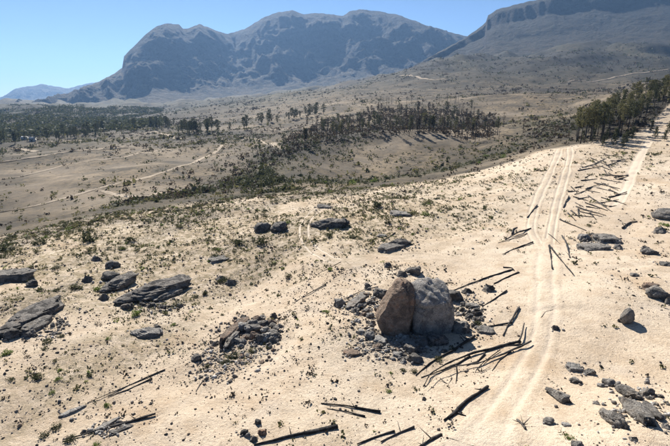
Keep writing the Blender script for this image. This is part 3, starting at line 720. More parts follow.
# ------------------------------------------------------------------ logs
def tube(pts, rad, sides=8, jag=.0, seed=0):
    pts = np.array(pts, float); nseg = len(pts); T = np.gradient(pts, axis=0); T /= np.linalg.norm(T, axis=1)[:, None] + 1e-9
    up = np.array([0, 0, 1.0]); V = []
    for i in range(nseg):
        a = np.cross(T[i], up); na = np.linalg.norm(a); a = a / na if na > 1e-3 else np.array([1.0, 0, 0]); b = np.cross(a, T[i])
        th = np.arange(sides) / sides * 2 * np.pi
        rr = rad[i] * (1 + jag * noise2(th * 1.3 + seed, np.full(sides, i * .7 + seed), 3))
        off = T[i] * 0
        V.append(pts[i] + np.outer(np.cos(th) * rr, a) + np.outer(np.sin(th) * rr, b) + off)
    V = np.concatenate(V); F = []
    for i in range(nseg - 1):
        k = np.arange(sides); q = (k + 1) % sides
        F.append(np.stack([i * sides + k, i * sides + q, (i + 1) * sides + q, (i + 1) * sides + k], 1))
    F = np.concatenate(F); c0, c1 = len(V), len(V) + 1; V = np.concatenate([V, pts[:1], pts[-1:]])
    k = np.arange(sides); q = (k + 1) % sides; e = (nseg - 1) * sides
    caps = np.concatenate([np.stack([np.full(sides, c0), q, k], 1), np.stack([np.full(sides, c1), e + k, e + q], 1)])
    return V, F, caps
def join(parts):
    V, F4, F3, o = [], [], [], 0
    for v, f, c in parts:
        V.append(v); F4.append(f + o); F3.append(c + o); o += len(v)
    return np.concatenate(V), [np.concatenate(F4), np.concatenate(F3)]
def ground_line(pix, r1, r2, lift=0, bow=.5, seed=0):
    P = [hit(*p) for p in pix]; P = np.array(P)
    d = np.concatenate([[0], np.cumsum(np.linalg.norm(np.diff(P[:, :2], axis=0), axis=1))]); m = max(6, int(d[-1] / .6))
    s = np.linspace(0, d[-1], m); xy = np.stack([np.interp(s, d, P[:, k]) for k in range(2)], 1)
    w = np.stack([noise2(s / 1.7 + seed, s * 0 + seed, 1), noise2(s / 1.7 + seed + 50, s * 0, 2)], 1) * .08 * bow * (r1 * 8)
    xy = xy + w; rad = np.linspace(r1, r2, m); z = ground_z(xy[:, 0], xy[:, 1])
    # a pole is stiff: it spans dips rather than following them
    t = s / max(d[-1], 1e-6); zl = z[0] + (z[-1] - z[0]) * t; over = np.max(z - zl); z = zl + max(0, over) * .8
    z = z + rad * .75 + lift
    return np.concatenate([xy, z[:, None]], 1), rad
LOGN = [0]
def log(pix, r1, r2, label, group=None, mat='char', branches=(), lift=0, name='fallen_log', cat='log', stubs=0, sub=()):
    """pix: photo points along the log; r1, r2: end radii in metres; branches: photo polylines joined to the same tree"""
    LOGN[0] += 1; sd_ = LOGN[0]; r1 *= .8; r2 *= .8
    pts_, rad = ground_line(pix, r1, r2, lift, seed=sd_); rad = rad * (1 + .22 * noise2(np.arange(len(rad)) * .9 + sd_, np.zeros(len(rad)), 4)); parts = [tube(pts_, rad, 8, .45, sd_)]
    rr = np.random.default_rng(sd_)
    for _ in range(stubs + 1):
        i = rr.integers(1, len(pts_) - 1); a = rr.uniform(0, 6.28); L = rr.uniform(.3, .9)
        d = np.array([math.cos(a), math.sin(a), rr.uniform(.1, .8)]); q = pts_[i][None] + np.linspace(0, L, 4)[:, None] * d[None]
        parts.append(tube(q, np.linspace(rad[i] * .5, rad[i] * .15, 4), 5, .2, sd_ + _))
    V, F = join(parts); o0 = V[:, :].mean(0); base = pts_[0].copy(); base[2] = float(ground_z(base[0], base[1]))
    if not branches:
        o = bpy.data.objects.new(name, mesh_np(name, V - base, F, [M[mat]])); o.location = base
        return tag(link(o), label, cat, group)
    root = empty(name, base); tag(root, label, cat, group)
    link(bpy.data.objects.new('trunk', mesh_np('trunk', V - base, F, [M[mat]])), root)
    for b in branches:
        p2, r2_ = ground_line(b[0], b[1], b[2], b[3] if len(b) > 3 else 0, seed=sd_ + 77); v, f, c = tube(p2, r2_, 6, .3, sd_)
        link(bpy.data.objects.new('branch', mesh_np('branch', v - base, [f, c], [M[mat]])), root)
    return root
log([(337,428),(300,435),(254,445)], .20, .07, 'long charred log crossing the bottom edge left of centre', stubs=1)
log([(165,370),(130,385),(88,403)], .10, .03, 'upper of two thin charred poles lying together in the lower left', 'thin poles lower left')
log([(152,379),(130,389),(108,397)], .08, .03, 'lower of two thin charred poles lying together in the lower left', 'thin poles lower left')
log([(156,415),(120,425),(62,441)], .14, .05, 'charred log with a knobbed end beside slabs in the lower left', stubs=3)
log([(140,420),(112,425),(92,436)], .07, .03, 'thin charred stick against the slabs in the lower left', stubs=2)
log([(380,413),(350,407),(321,404)], .13, .05, 'upper of two charred poles on the sand at the bottom centre')
log([(365,417),(345,412),(327,409)], .09, .03, 'lower of two charred poles on the sand at the bottom centre')
log([(395,432),(375,438),(357,445)], .10, .06, 'left of two parallel charred poles at the bottom centre')
log([(414,428),(398,434),(381,443)], .12, .06, 'right of two parallel charred poles at the bottom centre')
log([(442,435),(432,440),(418,449)], .13, .08, 'broken charred log cut by the bottom edge left of the track', stubs=2)
log([(487,388),(470,400),(448,419)], .17, .13, 'stout charred log with a forked butt left of the track', branches=[([(458,412),(450,417),(444,421)], .12, .06), ([(456,413),(462,415),(466,416)], .10, .04), ([(450,417),(452,421),(452,424)], .07, .03)])
log([(520,343),(490,350),(470,356),(445,367),(430,376),(423,388)], .17, .04, 'fallen branched tree left of the track, dark and curved', name='fallen_tree', cat='fallen tree',
    branches=[([(470,357),(455,366),(440,372),(421,378)], .10, .03), ([(519,344),(522,335),(524,326)], .10, .05, .3), ([(500,351),(485,362),(474,372),(477,374),(490,368)], .05, .02), ([(456,366),(457,372),(456,384)], .07, .02), ([(440,380),(448,385),(452,379),(450,376)], .04, .02), ([(485,354),(478,362),(466,366)], .09, .05)])
log([(531,344),(505,355),(478,366),(456,370),(436,378),(426,390)], .12, .03, 'second fallen tree overlapping the branched one by the track', name='fallen_tree', cat='fallen tree', lift=.15,
    branches=[([(511,352),(500,360),(492,371)], .06, .02), ([(522,345),(510,346),(500,347)], .07, .03)])
log([(474,337),(455,350),(430,364),(416,376)], .17, .05, 'charred log lying behind the fallen branched tree', stubs=4)
log([(519,308),(512,320),(503,336)], .14, .07, 'short charred log beside the track right of the great boulder')
log([(512,324),(495,326),(479,329)], .13, .06, 'charred log pointing at the short log by the track')
log([(513,270),(490,277),(470,284),(452,291)], .14, .06, 'longest charred pole right of the great boulder', 'poles right of the great boulder', stubs=2)
log([(519,273),(506,278),(494,284)], .14, .08, 'thick charred pole over the black rock right of the great boulder', 'poles right of the great boulder')
log([(507,291),(495,299),(482,307)], .12, .05, 'charred pole below the black rock right of the great boulder', 'poles right of the great boulder')
log([(503,268),(512,268),(514,271)], .12, .08, 'short charred stub at the tip of the longest pole')
log([(533,243),(515,249),(502,255)], .17, .06, 'knobbed charred pole left of the track halfway up', stubs=2)
log([(531,229),(518,234),(505,240)], .18, .08, 'thick log of the pile left of the track junction', 'pile left of the track junction', stubs=2)
log([(527,234),(512,239),(498,243)], .12, .06, 'thin log of the pile left of the track junction', 'pile left of the track junction', stubs=1)
log([(512,235),(513,230),(517,228)], .22, .15, 'stump end sticking up in the pile left of the track junction', 'pile left of the track junction')
log([(549,247),(551,258),(552,270)], .16, .09, 'left leg of the two logs forming a V beside the track')
log([(549,247),(560,260),(573,276)], .18, .06, 'right leg of the two logs forming a V beside the track', lift=.12, stubs=1)
log([(562,236),(566,245),(570,258)], .16, .09, 'short dark log above the V logs', stubs=3)
log([(548,234),(554,239),(560,244)], .10, .05, 'thin stick above the V logs')
log([(560,220),(574,226),(586,231)], .18, .10, 'stout dark log pointing at the right-hand outcrop')
log([(537,206),(532,212),(527,218)], .22, .10, 'dark log lying on the left pale track', stubs=1)
log([(569,197),(566,202),(563,208)], .22, .12, 'dark log at the left end of the felled row')
log([(326,285),(310,294),(294,303)], .10, .04, 'thin charred pole on the sand left of the white block', 'sticks left of the great pair')
log([(341,262),(330,268),(318,274)], .07, .03, 'faint thin stick behind the white block', 'sticks left of the great pair')
log([(395,233),(388,238),(380,242)], .12, .06, 'short pole behind the low slab outcrop')
log([(378,287),(365,290),(346,299),(330,308)], .07, .03, 'thin stick lying over the stones left of the leaning boulder')
log([(622,229),(630,223),(637,222)], .25, .12, 'gnarled burnt stump cluster on the right-hand sand', name='burnt_stump', cat='stump', stubs=6)
log([(208,376),(200,385),(196,392)], .08, .03, 'forked grey stick below the rubble heap', mat='ashwood', stubs=2)
log([(525,430),(522,425),(517,420)], .12, .08, 'bent stub on the track in front of the big leaning slab', mat='ashwood', stubs=3)
log([(541,318),(546,312),(553,310)], .06, .03, 'curled pale branch beside the track', mat='ashwood', stubs=3)
# felled row between the two right-hand tracks
FR = [((573,197),(588,201)),((588,196),(612,212)),((585,203),(608,211)),((592,199),(607,207)),((583,210),(606,216)),((580,212),(602,217)),((571,211),(580,218)),((578,209),(579,217)),((568,214),(576,221)),
 ((594,183),(620,189)),((597,188),(614,192)),((600,179),(622,183)),((578,171),(603,166)),((582,168),(602,162)),((590,166),(605,159)),((604,155),(622,157)),((610,161),(628,162)),((585,178),(592,174)),((601,175),(612,176)),
 ((571,187),(577,193)),((575,188),(584,186)),((604,170),(608,176)),((612,176),(628,176)),((588,191),(600,193)),((586,207),(600,209)),((568,192),(578,191)),((603,161),(612,171)),((581,181),(597,179)),((609,207),(617,206)),((590,213),(596,220)),((575,203),(583,207))]
for _ in range(22):
    fx, fy = random.uniform(572, 618), random.uniform(158, 217); fx -= (fy - 190) * .25; fl = random.uniform(9, 22); sl = random.choice([.35, .45, -.2, .3, .1, -.35])
    FR.append(((fx, fy), (fx + fl, fy + fl * sl)))
for i, (a, b) in enumerate(FR):
    top = a[1] < 180
    log([a, ((a[0] + b[0]) / 2, (a[1] + b[1]) / 2), b], random.uniform(.12, .2), random.uniform(.06, .1), 'felled pole in the far part of the row between the pale tracks' if top else 'felled pole in the near part of the row between the pale tracks',
        'far felled poles between the tracks' if top else 'near felled poles between the tracks', random.choice(['char', 'ashwood', 'char']), stubs=random.randrange(3))

# ------------------------------------------------------------------ foliage helpers
def leaf_cloud(centers, radii, per, size, r, flat=.7, up=0.0):
    """small leaf-sized triangles pairs spread through clumps"""
    n_ = len(centers) * per; c = np.repeat(np.asarray(centers, float), per, 0); R = np.repeat(np.asarray(radii, float), per)
    d = r.normal(size=(n_, 3)); d /= np.linalg.norm(d, axis=1)[:, None]; d[:, 2] *= flat
    p = c + d * (R * r.uniform(.35, 1, n_) ** .5)[:, None]
    a = r.normal(size=(n_, 3)); a[:, 2] += up; a /= np.linalg.norm(a, axis=1)[:, None]; b = np.cross(a, r.normal(size=(n_, 3))); b /= np.linalg.norm(b, axis=1)[:, None]
    s = size * r.uniform(.55, 1.3, n_)[:, None]
    V = np.stack([p - b * s * .4, p + a * s, p + b * s * .4, p - a * s * .6], 1).reshape(-1, 3)
    F = np.arange(len(V)).reshape(-1, 4); return V, F

# ------------------------------------------------------------------ shrubs
SHR = {}
for kind, (mat, per, leaf) in {'green': ('leaf_green', 16, .16), 'olive': ('leaf_olive', 13, .16), 'dark': ('leaf_dark', 14, .16), 'burnt': ('leaf_burnt', 7, .15)}.items():
    SHR[kind] = []
    for j in range(4):
        r = np.random.default_rng(300 + j + len(kind)); m = 14
        c = r.normal(size=(m, 3)); c /= np.linalg.norm(c, axis=1)[:, None]; c *= r.uniform(.3, .75, (m, 1)); c[:, 2] = np.abs(c[:, 2]) * .8 + .12
        V, F = leaf_cloud(c, np.full(m, .33), per, leaf, r)
        V[:, 2] = np.maximum(V[:, 2], -.05)
        SHR[kind].append(mesh_np('shrub', V, F, [M[mat]], smooth=False))
def shrub(P, s, kind, label, group=None, hr=.8, name='shrub'):
    o = bpy.data.objects.new(name, random.choice(SHR[kind])); o.location = (P[0], P[1], float(ground_z(P[0], P[1])) - .03 * s)
    o.scale = (s / 2 * random.uniform(.85, 1.2), s / 2 * random.uniform(.85, 1.2), s / 2 * hr * random.uniform(.85, 1.3)); o.rotation_euler = (0, 0, random.uniform(0, 6.28))
    return tag(link(o), label, 'shrub', group)
def shrub_px(cx, cy, w, kind, label, group=None, hr=.8):
    P = hit(cx, cy + w * .25); return shrub(P, w * mpp(P) * 1.15, kind, label, group, hr)
for x, y, w, k, lab in [
 (136,312,13,'green','bright green bush at the foot of the grooved outcrop'),(98,288,12,'green','green bush between the black rock and whaleback boulder'),(7,351,14,'green','green bush below the large left-edge outcrop'),
 (38,375,14,'dark','dark round bush alone on the left sand below the outcrop'),(52,392,7,'green','small green tuft below the dark round bush'),(60,369,6,'green','small green tuft right of the dark round bush'),
 (55,360,7,'olive','yellow-green tuft above the dark round bush'),(173,324,7,'green','green tuft right of the pale low boulder'),(159,331,7,'dark','dark green tuft beside the pale low boulder'),
 (107,404,9,'green','green bush between pole pair and slabs lower left'),(44,433,12,'dark','dark bush at the lower end of the pale slab, leftmost'),(56,424,13,'dark','dark bush touching the pale slab lower left'),(72,437,13,'dark','dark bush left of the charred log lower left'),(97,443,9,'green','green bush at the bottom edge lower left'),
 (109,338,6,'green','tiny green tuft on open sand left of the pale boulder'),(123,345,5,'olive','tiny yellowish tuft below the pale boulder'),(178,304,10,'dark','dark green bush at the right end of the grooved outcrop'),(166,313,6,'olive','olive tuft in front of the grooved outcrop'),
 (326,310,9,'green','green bush left of the white block'),(388,390,7,'green','green tuft alone below the great pair'),(403,369,8,'dark','dark green bush left of the twin bushes below the great pair'),(414,370,9,'dark','dark green bush nearest the charred log below the great pair'),(391,372,6,'green','green tuft left below the great pair stones'),
 (438,357,11,'dark','dark bush beside the log at the great boulder shadow'),(478,322,12,'dark','dark bush among sticks right of the great boulder'),(452,347,9,'dark','dark bush at the shadow tip of the great boulder'),
 (288,274,10,'dark','dark solitary bush on the sand in the middle distance'),(264,239,18,'dark','broad dark bush in front of the two rim boulders'),(239,240,15,'dark','low dark bush left of the two rim boulders'),(215,255,15,'dark','dark scrub above the low grey ledge'),(180,225,10,'olive','olive bush on the slope near the rim left'),
 (329,234,12,'dark','dark bush below the smooth boulder in the curved track'),(352,236,9,'dark','dark bush right below the curved track boulder'),(377,203,16,'dark','dark green bush near the rim in the centre'),(412,212,13,'olive','olive bush beside the rock mound near the rim'),(425,213,9,'green','green bush right of the rock mound near the rim'),(388,221,9,'dark','dark bush below the rim in the centre'),(430,201,10,'olive','olive bush on the rim right of centre'),
 (225,279,13,'dark','dark shrub by the grey rocks left of centre'),(205,292,10,'dark','dark shrub right of the grooved outcrop'),(195,295,8,'dark','smaller dark shrub by the grooved outcrop tail'),(57,266,10,'dark','dark bush uphill of the humped outcrop'),(76,285,14,'dark','dark bush left of the black jagged rock'),(57,289,9,'dark','round dark bush below the humped outcrop'),(130,238,14,'dark','dark bush low on the rim slope left'),(88,236,20,'dark','large dark bush on the rim at left'),(40,240,15,'dark','dark bush on the rim near the left edge'),(5,243,26,'dark','large dark bush cluster on the rim at the left edge'),
 (665,223,12,'green','green bush beside the pale boulder at the right edge'),(569,436,9,'green','green tuft near the bottom edge right of the track'),(48,340,14,'dark','dark bush in the shade of the left-edge outcrop'),(60,335,8,'dark','small dark bush right of the left-edge outcrop'),(233,354,13,'dark','dark green bush in the middle of the rubble heap'),(226,361,11,'dark','dark bush low in the rubble heap'),(207,365,9,'dark','dark bush at the left fringe of the rubble heap'),(252,349,9,'olive','olive bush under the pinkish rubble block'),
]: shrub_px(x, y, w, k, lab)

def clear(x, y, pad=.2):
    for ex, ey, er in EXCL:
        if (x - ex) ** 2 + (y - ey) ** 2 < (er + pad) ** 2: return False
    return True
def patch(cx, cy, rx, ry, m, seed):
    r = np.random.default_rng(seed); P = []
    for i in range(m):
        a, d = r.uniform(0, 6.28), math.sqrt(r.random()) * r.uniform(.6, 1); P.append(hit(cx + rx * d * math.cos(a), cy + ry * d * math.sin(a))[:2])
    return P
def off_track(x, y):
    ok = np.ones(len(x), bool)
    for L, w in TRACKS[:7]:
        d2 = np.full(len(x), 1e9)
        for q in L: d2 = np.minimum(d2, (x - q[0]) ** 2 + (y - q[1]) ** 2)
        ok &= d2 > (w * .42) ** 2
    return ok
def hill_points(nn, rmin, rmax, seed, dens):
    r = np.random.default_rng(seed); out = np.zeros((0, 2))
    while len(out) < nn:
        m = nn * 3; a = r.uniform(-.80, .80, m); d = np.sqrt(r.uniform(rmin ** 2, rmax ** 2, m)); x, y = d * np.sin(a), d * np.cos(a)
        ok = (d < np.interp(a, e_az, e_r) + 4) & (r.random(m) < dens(x, y)); x, y = x[ok], y[ok]; ok = off_track(x, y)
        out = np.concatenate([out, np.stack([x[ok], y[ok]], 1)])
    return out[:nn]
def left_dens(x, y):
    z = zone_at(x, y); cl = np.clip(.5 + .5 * noise2(x / 6, y / 6, 77) + .35 * noise2(x / 2, y / 2, 79), 0, 1); return (.06 + .94 * z[:, 1]) * cl ** 1.6
# a wealth of small shrubs over the weathered side, the nearest as individuals, the rest as ground cover
SP_ = hill_points(235, 30, 125, 401, left_dens)
SP_ = SP_[np.argsort(np.hypot(SP_[:, 0], SP_[:, 1]))]
for i, (x, y) in enumerate(SP_):
    if not clear(x, y): continue
    d = math.hypot(x, y); k = random.choices(['dark', 'olive', 'green', 'burnt'], [5, 3, 1.6, 3])[0]
    w = {'dark': 'dark green', 'olive': 'olive', 'green': 'fresh green', 'burnt': 'scorched brown'}[k]
    reg = 'near left foreground sand' if d < 60 else ('weathered middle slope' if d < 90 else 'far slope close to the rim')
    shrub((x, y), random.uniform(.5, 1.1) * (.7 + d / 120), k, f'small {w} shrub among its like on the {reg}', f'{w} shrubs on the {reg}')

def scatter(name, label, cat, P, size, tones, shape, seed, mat, flat=(.5, .9)):
    r = np.random.default_rng(seed); v0, f0 = shape; m = len(P)
    s = size(r, P); yaw = r.uniform(0, 6.28, m); sz = s * r.uniform(*flat, m)
    jit = 1 + r.uniform(-.32, .32, (m, len(v0), 1)); v = v0[None] * jit * np.stack([s, s * r.uniform(.6, 1, m), sz], 1)[:, None, :]
    c, q = np.cos(yaw)[:, None], np.sin(yaw)[:, None]
    X = v[..., 0] * c - v[..., 1] * q; Y = v[..., 0] * q + v[..., 1] * c
    V = np.stack([X + P[:, :1], Y + P[:, 1:2], v[..., 2] + (ground_z(P[:, 0], P[:, 1]) + sz * .35)[:, None]], -1).reshape(-1, 3)
    F = (f0[None] + (np.arange(m) * len(v0))[:, None, None]).reshape(-1, f0.shape[1])
    ti = r.integers(0, len(tones), m); t = np.array(tones)[ti] * r.uniform(.7, 1.3, (m, 1))
    tone = np.repeat(t, len(v0), 0)
    o = link(bpy.data.objects.new(name, mesh_np(name, V, F, [mat], smooth=False, attr={'tone': tone})))
    return tag(o, label, cat, kind='stuff')
OCT = (np.array([(1,0,0),(.3,.9,0),(-.8,.5,0),(-.7,-.7,0),(.4,-.9,0),(.35,.3,.75),(-.4,.1,.9),(0,-.4,.7),(0,0,-.6)], float),
       np.array([(0,1,5),(1,2,6),(1,6,5),(2,3,6),(3,4,7),(3,7,6),(4,0,5),(4,5,7),(5,6,7),(1,0,8),(2,1,8),(3,2,8),(4,3,8),(0,4,8)]))
def sz_stone(r, P): return np.clip(np.exp(r.normal(-3.1, .5, len(P))), .022, .22) * (.8 + np.hypot(P[:, 0], P[:, 1]) / 110)
def dn(x, y):
    cl = np.clip(.5 + .6 * noise2(x / 4.0, y / 4.0, 78) + .5 * noise2(x / 1.2, y / 1.2, 80), 0, 1); return (.10 + .90 * cl ** 1.7) * (.30 + .70 * sstep(14, -4, x - .16 * y))
ST = hill_points(14000, 22, 190, 402, dn)
NR = hill_points(6500, 22, 66, 403, dn); ST = np.concatenate([ST, NR])
STONES = [(.07, .06, .05), (.14, .12, .10), (.25, .21, .17), (.36, .31, .26), (.05, .045, .04), (.20, .155, .115)]
RB = patch(238, 350, 46, 30, 420, 1) + patch(212, 368, 26, 20, 150, 2) + patch(390, 344, 50, 22, 420, 3) + patch(362, 312, 24, 26, 160, 4) + patch(470, 312, 24, 28, 200, 5) + patch(48, 326, 30, 18, 160, 6) + patch(600, 243, 28, 8, 120, 7) + patch(110, 430, 26, 10, 100, 8) + patch(640, 405, 34, 26, 140, 9) + patch(155, 308, 34, 9, 100, 10)
for ex, ey, er in EXCL:                                        # grit and chips gathered round the foot of every larger rock
    if er > .3:
        for i in range(int(3 + 7 * er)):
            a = random.uniform(0, 6.28); d = er * (.85 + 1.3 * random.random() ** 2); RB.append((ex + d * math.cos(a), ey + d * math.sin(a)))
RB = np.array(RB)
scatter('rock_rubble', 'grit and small chips gathered round the rocks', 'rubble', RB, lambda r, P: np.clip(np.exp(r.normal(-2.25, .45, len(P))), .04, .3), [(.10, .095, .09), (.22, .205, .19), (.34, .32, .29), (.45, .42, .385), (.16, .14, .12)], OCT, 408, M['stone'])
scatter('scattered_stones', 'countless small stones and charcoal bits strewn over the sand', 'stones', ST, sz_stone, STONES, OCT, 404, M['stone'])
# the larger loose stones are things of their own
LS = hill_points(110, 26, 110, 405, dn); k_ = 0
for x, y in LS:
    if not clear(x, y): continue
    d = math.hypot(x, y); reg = ('left' if x < -8 else ('right' if x > 10 else 'middle')); s = random.uniform(.18, .42) * (.7 + d / 110)
    mt = random.choices(['dark', 'grey', 'pale'], [5, 3, 1])[0]; w = {'dark': 'dark', 'grey': 'grey', 'pale': 'pale'}[mt]
    far_ = 'near' if d < 50 else 'distant'
    place_rock('loose_stone', rock_data(random.choice(['shard', 'block', 'slab']), mt), (x, y, 0), (s, s * .8, s * .6), random.uniform(0, 6.28), f'loose {w} stone on the {far_} sand in the {reg} of the hillside', f'loose {w} stones, {far_} {reg}', .25, cat='stone')
# low tufts as ground cover
def tufts(name, label, P, mat, seed, size, per=9, leaf=.5):
    r = np.random.default_rng(seed); m = len(P); s = size(r, P)
    c = np.stack([P[:, 0], P[:, 1], ground_z(P[:, 0], P[:, 1]) + s * .22], 1); n_ = m * per
    cc = np.repeat(c, per, 0); S = np.repeat(s, per); d = r.normal(size=(n_, 3)) * .42; d[:, 2] = np.abs(d[:, 2]) * .7 - .1; p = cc + d * S[:, None]
    a = r.normal(size=(n_, 3)); a /= np.linalg.norm(a, axis=1)[:, None]; b = np.cross(a, r.normal(size=(n_, 3))); b /= np.linalg.norm(b, axis=1)[:, None]; w = (S * leaf * r.uniform(.5, 1.2, n_))[:, None]
    V = np.stack([p - b * w * .5, p + a * w, p + b * w * .5, p - a * w * .6], 1).reshape(-1, 3); F = np.arange(len(V)).reshape(-1, 4)
    return tag(link(bpy.data.objects.new(name, mesh_np(name, V, F, [mat], smooth=False))), label, 'ground cover', kind='stuff')
sT = lambda r, P: np.clip(np.exp(r.normal(-1.65, .42, len(P))), .08, .5) * (.75 + np.hypot(P[:, 0], P[:, 1]) / 130)
for i, (mt, nn, lab, w) in enumerate((('leaf_dark', 4000, 'low dark tufts covering the weathered hillside', left_dens), ('leaf_olive', 4000, 'low olive tufts covering the weathered hillside', left_dens), ('leaf_burnt', 1700, 'scorched twiggy tufts covering the sandy hill', dn), ('leaf_green', 500, 'fresh green sprouts on the sandy hill', left_dens))):
    tufts('low_tufts', lab, hill_points(nn, 24, 170, 410 + i, w), M[mt], 420 + i, sT)

# scrub over the burnt valley and far slopes
def valley_points(nn, rmin, rmax, seed, gmin=0.0):
    r = np.random.default_rng(seed); m = nn * 8; a = r.uniform(-.80, .80, m); d = np.exp(r.uniform(math.log(rmin), math.log(rmax), m)) if False else rmin + (rmax - rmin) * r.random(m) ** 1.35
    x, y = d * np.sin(a), d * np.cos(a); z = zone_at(x, y); cl = np.clip(.45 + .9 * fbm2(x / 55, y / 55, 4, seed), 0, 1) ** 1.6
    ok = (z[:, 0] < .4) & (r.random(m) < np.clip(.10 + .9 * np.maximum(z[:, 1], z[:, 2]), 0, 1) * np.clip(cl, 0.03, 1)); return np.stack([x, y], 1)[ok][:nn]
sV = lambda r, P: np.clip(np.exp(r.normal(.05, .45, len(P))), .4, 3.5) * (.7 + np.hypot(P[:, 0], P[:, 1]) / 900)
for i, (mt, nn, lo, hi, lab) in enumerate((('leaf_dark', 5000, 135, 700, 'dark scrub scattered across the burnt valley'), ('leaf_olive', 3500, 135, 700, 'olive scrub scattered across the burnt valley'), ('leaf_burnt', 5000, 150, 900, 'scorched scrub scattered across the burnt valley'), ('leaf_dark', 5000, 600, 1900, 'dark scrub on the far slopes'), ('leaf_burnt', 5000, 650, 1800, 'scorched scrub on the far slopes'))):
    tufts('valley_scrub', lab, valley_points(nn, lo, hi, 430 + i), M[mt], 440 + i, sV, 9, .45)

wr = np.random.default_rng(77); wa = wr.uniform(-.85, -.36, 9000); wd = wr.uniform(640, 1900, 9000); wp = np.stack([wd * np.sin(wa), wd * np.cos(wa)], 1)
wk = fbm2(wp[:, 0] / 130, wp[:, 1] / 130, 3, 78) > -.15 + .9 * sstep(1100, 1900, wd) - .5 * sstep(-.45, -.65, wa); wp = wp[wk]
tufts('far_woodland', 'hazy dark woodland covering the far left valley floor', wp, M['leaf_dark'], 79, lambda r, P: r.uniform(5, 10, len(P)), 14, .32)
# ------------------------------------------------------------------ trees
def limb(p0, p1, r0, r1, sag=0.0, sides=6, m=5):
    t = np.linspace(0, 1, m)[:, None]; q = p0 + (p1 - p0) * t; q[:, 2] += sag * np.sin(t[:, 0] * math.pi)
    return tube(q, np.linspace(r0, r1, m), sides, .15)
def tree_proto(kind, seed):
    """unit data: trunk mesh, crown mesh; real metres"""
    r = np.random.default_rng(seed)
    H = {'pine': 14, 'gum': 15, 'dense': 14, 'burnt': 11, 'pole': 9, 'young': 6}[kind] * r.uniform(.88, 1.12)
    bend = r.uniform(-.5, .5, 2); t = np.linspace(0, 1, 8); q = np.stack([bend[0] * t ** 2, bend[1] * t ** 2, H * .95 * t - .3], 1)
    rb = {'pine': .24, 'gum': .20, 'dense': .28, 'burnt': .18, 'pole': .17, 'young': .10}[kind]
    parts = [tube(q, rb * (1 - .8 * t), 7, .2, seed)]; cs, rs = [], []
    lo, rad, nb = {'pine': (.45, 2.0, 20), 'gum': (.5, 1.45, 20), 'dense': (.25, 3.4, 30), 'burnt': (.35, 1.5, 14), 'pole': (.5, .7, 7), 'young': (.08, 1.5, 20)}[kind]
    for i in range(nb):
        f = lo + (1 - lo) * ((i + .5) / nb) ** .9; a = i * 2.4 + r.uniform(-.5, .5)
        if kind == 'dense': L = rad * (.35 + math.sin(min(1, (f - lo) / (1 - lo)) * 2.9)) * r.uniform(.4, 1.15) * .8
        elif kind == 'young': L = rad * (1.08 - f) ** .75 * r.uniform(.6, 1.15)
        else: L = rad * (.45 + math.sin(min(1, (f - lo) / (1 - lo)) * 2.6)) * r.uniform(.45, 1.1) * .75
        p0 = np.array([bend[0] * f * f, bend[1] * f * f, H * .95 * f]); p1 = p0 + np.array([math.cos(a) * L, math.sin(a) * L, L * r.uniform(.1, .55)])
        parts.append(limb(p0, p1, rb * .3, rb * .08, 0, 4, 3)); 
        for k in range(3 if kind in ('dense', 'gum', 'pine') else 2):
            g = r.uniform(.45, 1.05); cs.append(p0 + (p1 - p0) * g + r.normal(size=3) * .2); rs.append(r.uniform(.45, .85) * (.65 + .35 * rad / 2))
    cs.append(q[-1]); rs.append(.6); V, F = join(parts)
    per, sz = {'pine': (10, .40), 'gum': (8, .38), 'dense': (15, .45), 'burnt': (5, .38), 'pole': (3, .3), 'young': (14, .34)}[kind]
    LV, LF = leaf_cloud(cs, rs, per, sz, r, .75)
    return V, F, LV, LF
TREE = {}
def tree_meshes(kind, leafmat, j):
    key = (kind, leafmat, j)
    if key not in TREE:
        V, F, LV, LF = tree_proto(kind, 500 + j * 31 + len(kind) * 7)
        TREE[key] = (mesh_np('trunk', V, F, [M['bark']]), mesh_np('crown', LV, LF, [M[leafmat]], smooth=False))
    return TREE[key]
def tree(P, s, kind, leafmat, label, group, name='tree'):
    tm, cm = tree_meshes(kind, leafmat, random.randrange(4))
    o = empty(name, (P[0], P[1], float(ground_z(P[0], P[1]))), random.uniform(0, 6.28)); w = s * random.uniform(.85, 1.2); o.scale = (w, w, s)
    tag(o, label, 'tree', group)
    link(bpy.data.objects.new('trunk', tm), o); link(bpy.data.objects.new('crown', cm), o); return o
def along(pix, n_, jit, seed):
    r = np.random.default_rng(seed); P = np.array([hit(*p)[:2] for p in pix]); d = np.concatenate([[0], np.cumsum(np.linalg.norm(np.diff(P, axis=0), axis=1))])
    s = np.sort(r.uniform(0, d[-1], n_)); return np.stack([np.interp(s, d, P[:, k]) for k in range(2)], 1) + r.normal(size=(n_, 2)) * jit
def region(poly, n_, seed, gap):
    """points inside a patch of ground given by photo corners"""
    Q = np.array([hit(*p)[:2] for p in poly]); r = np.random.default_rng(seed); lo, hi = Q.min(0), Q.max(0); out = []; tries = 0
    while len(out) < n_ and tries < 20000:
        tries += 1; p = lo + (hi - lo) * r.random(2); c = False; j = len(Q) - 1
        for i in range(len(Q)):
            if (Q[i, 1] > p[1]) != (Q[j, 1] > p[1]) and p[0] < (Q[j, 0] - Q[i, 0]) * (p[1] - Q[i, 1]) / (Q[j, 1] - Q[i, 1]) + Q[i, 0]: c = not c
            j = i
        if c and all((p[0] - a) ** 2 + (p[1] - b) ** 2 > gap ** 2 for a, b in out): out.append(p)
    return np.array(out)
def proj_px(P):
    z = float(ground_z(P[0], P[1])) - CAM_Z; c = P[1] * CP - z * SP; return 335 + P[0] / c * FPX
TONE = {'leaf_dark': 'dark-crowned', 'leaf_olive': 'olive-crowned', 'leaf_burnt': 'brown-crowned'}
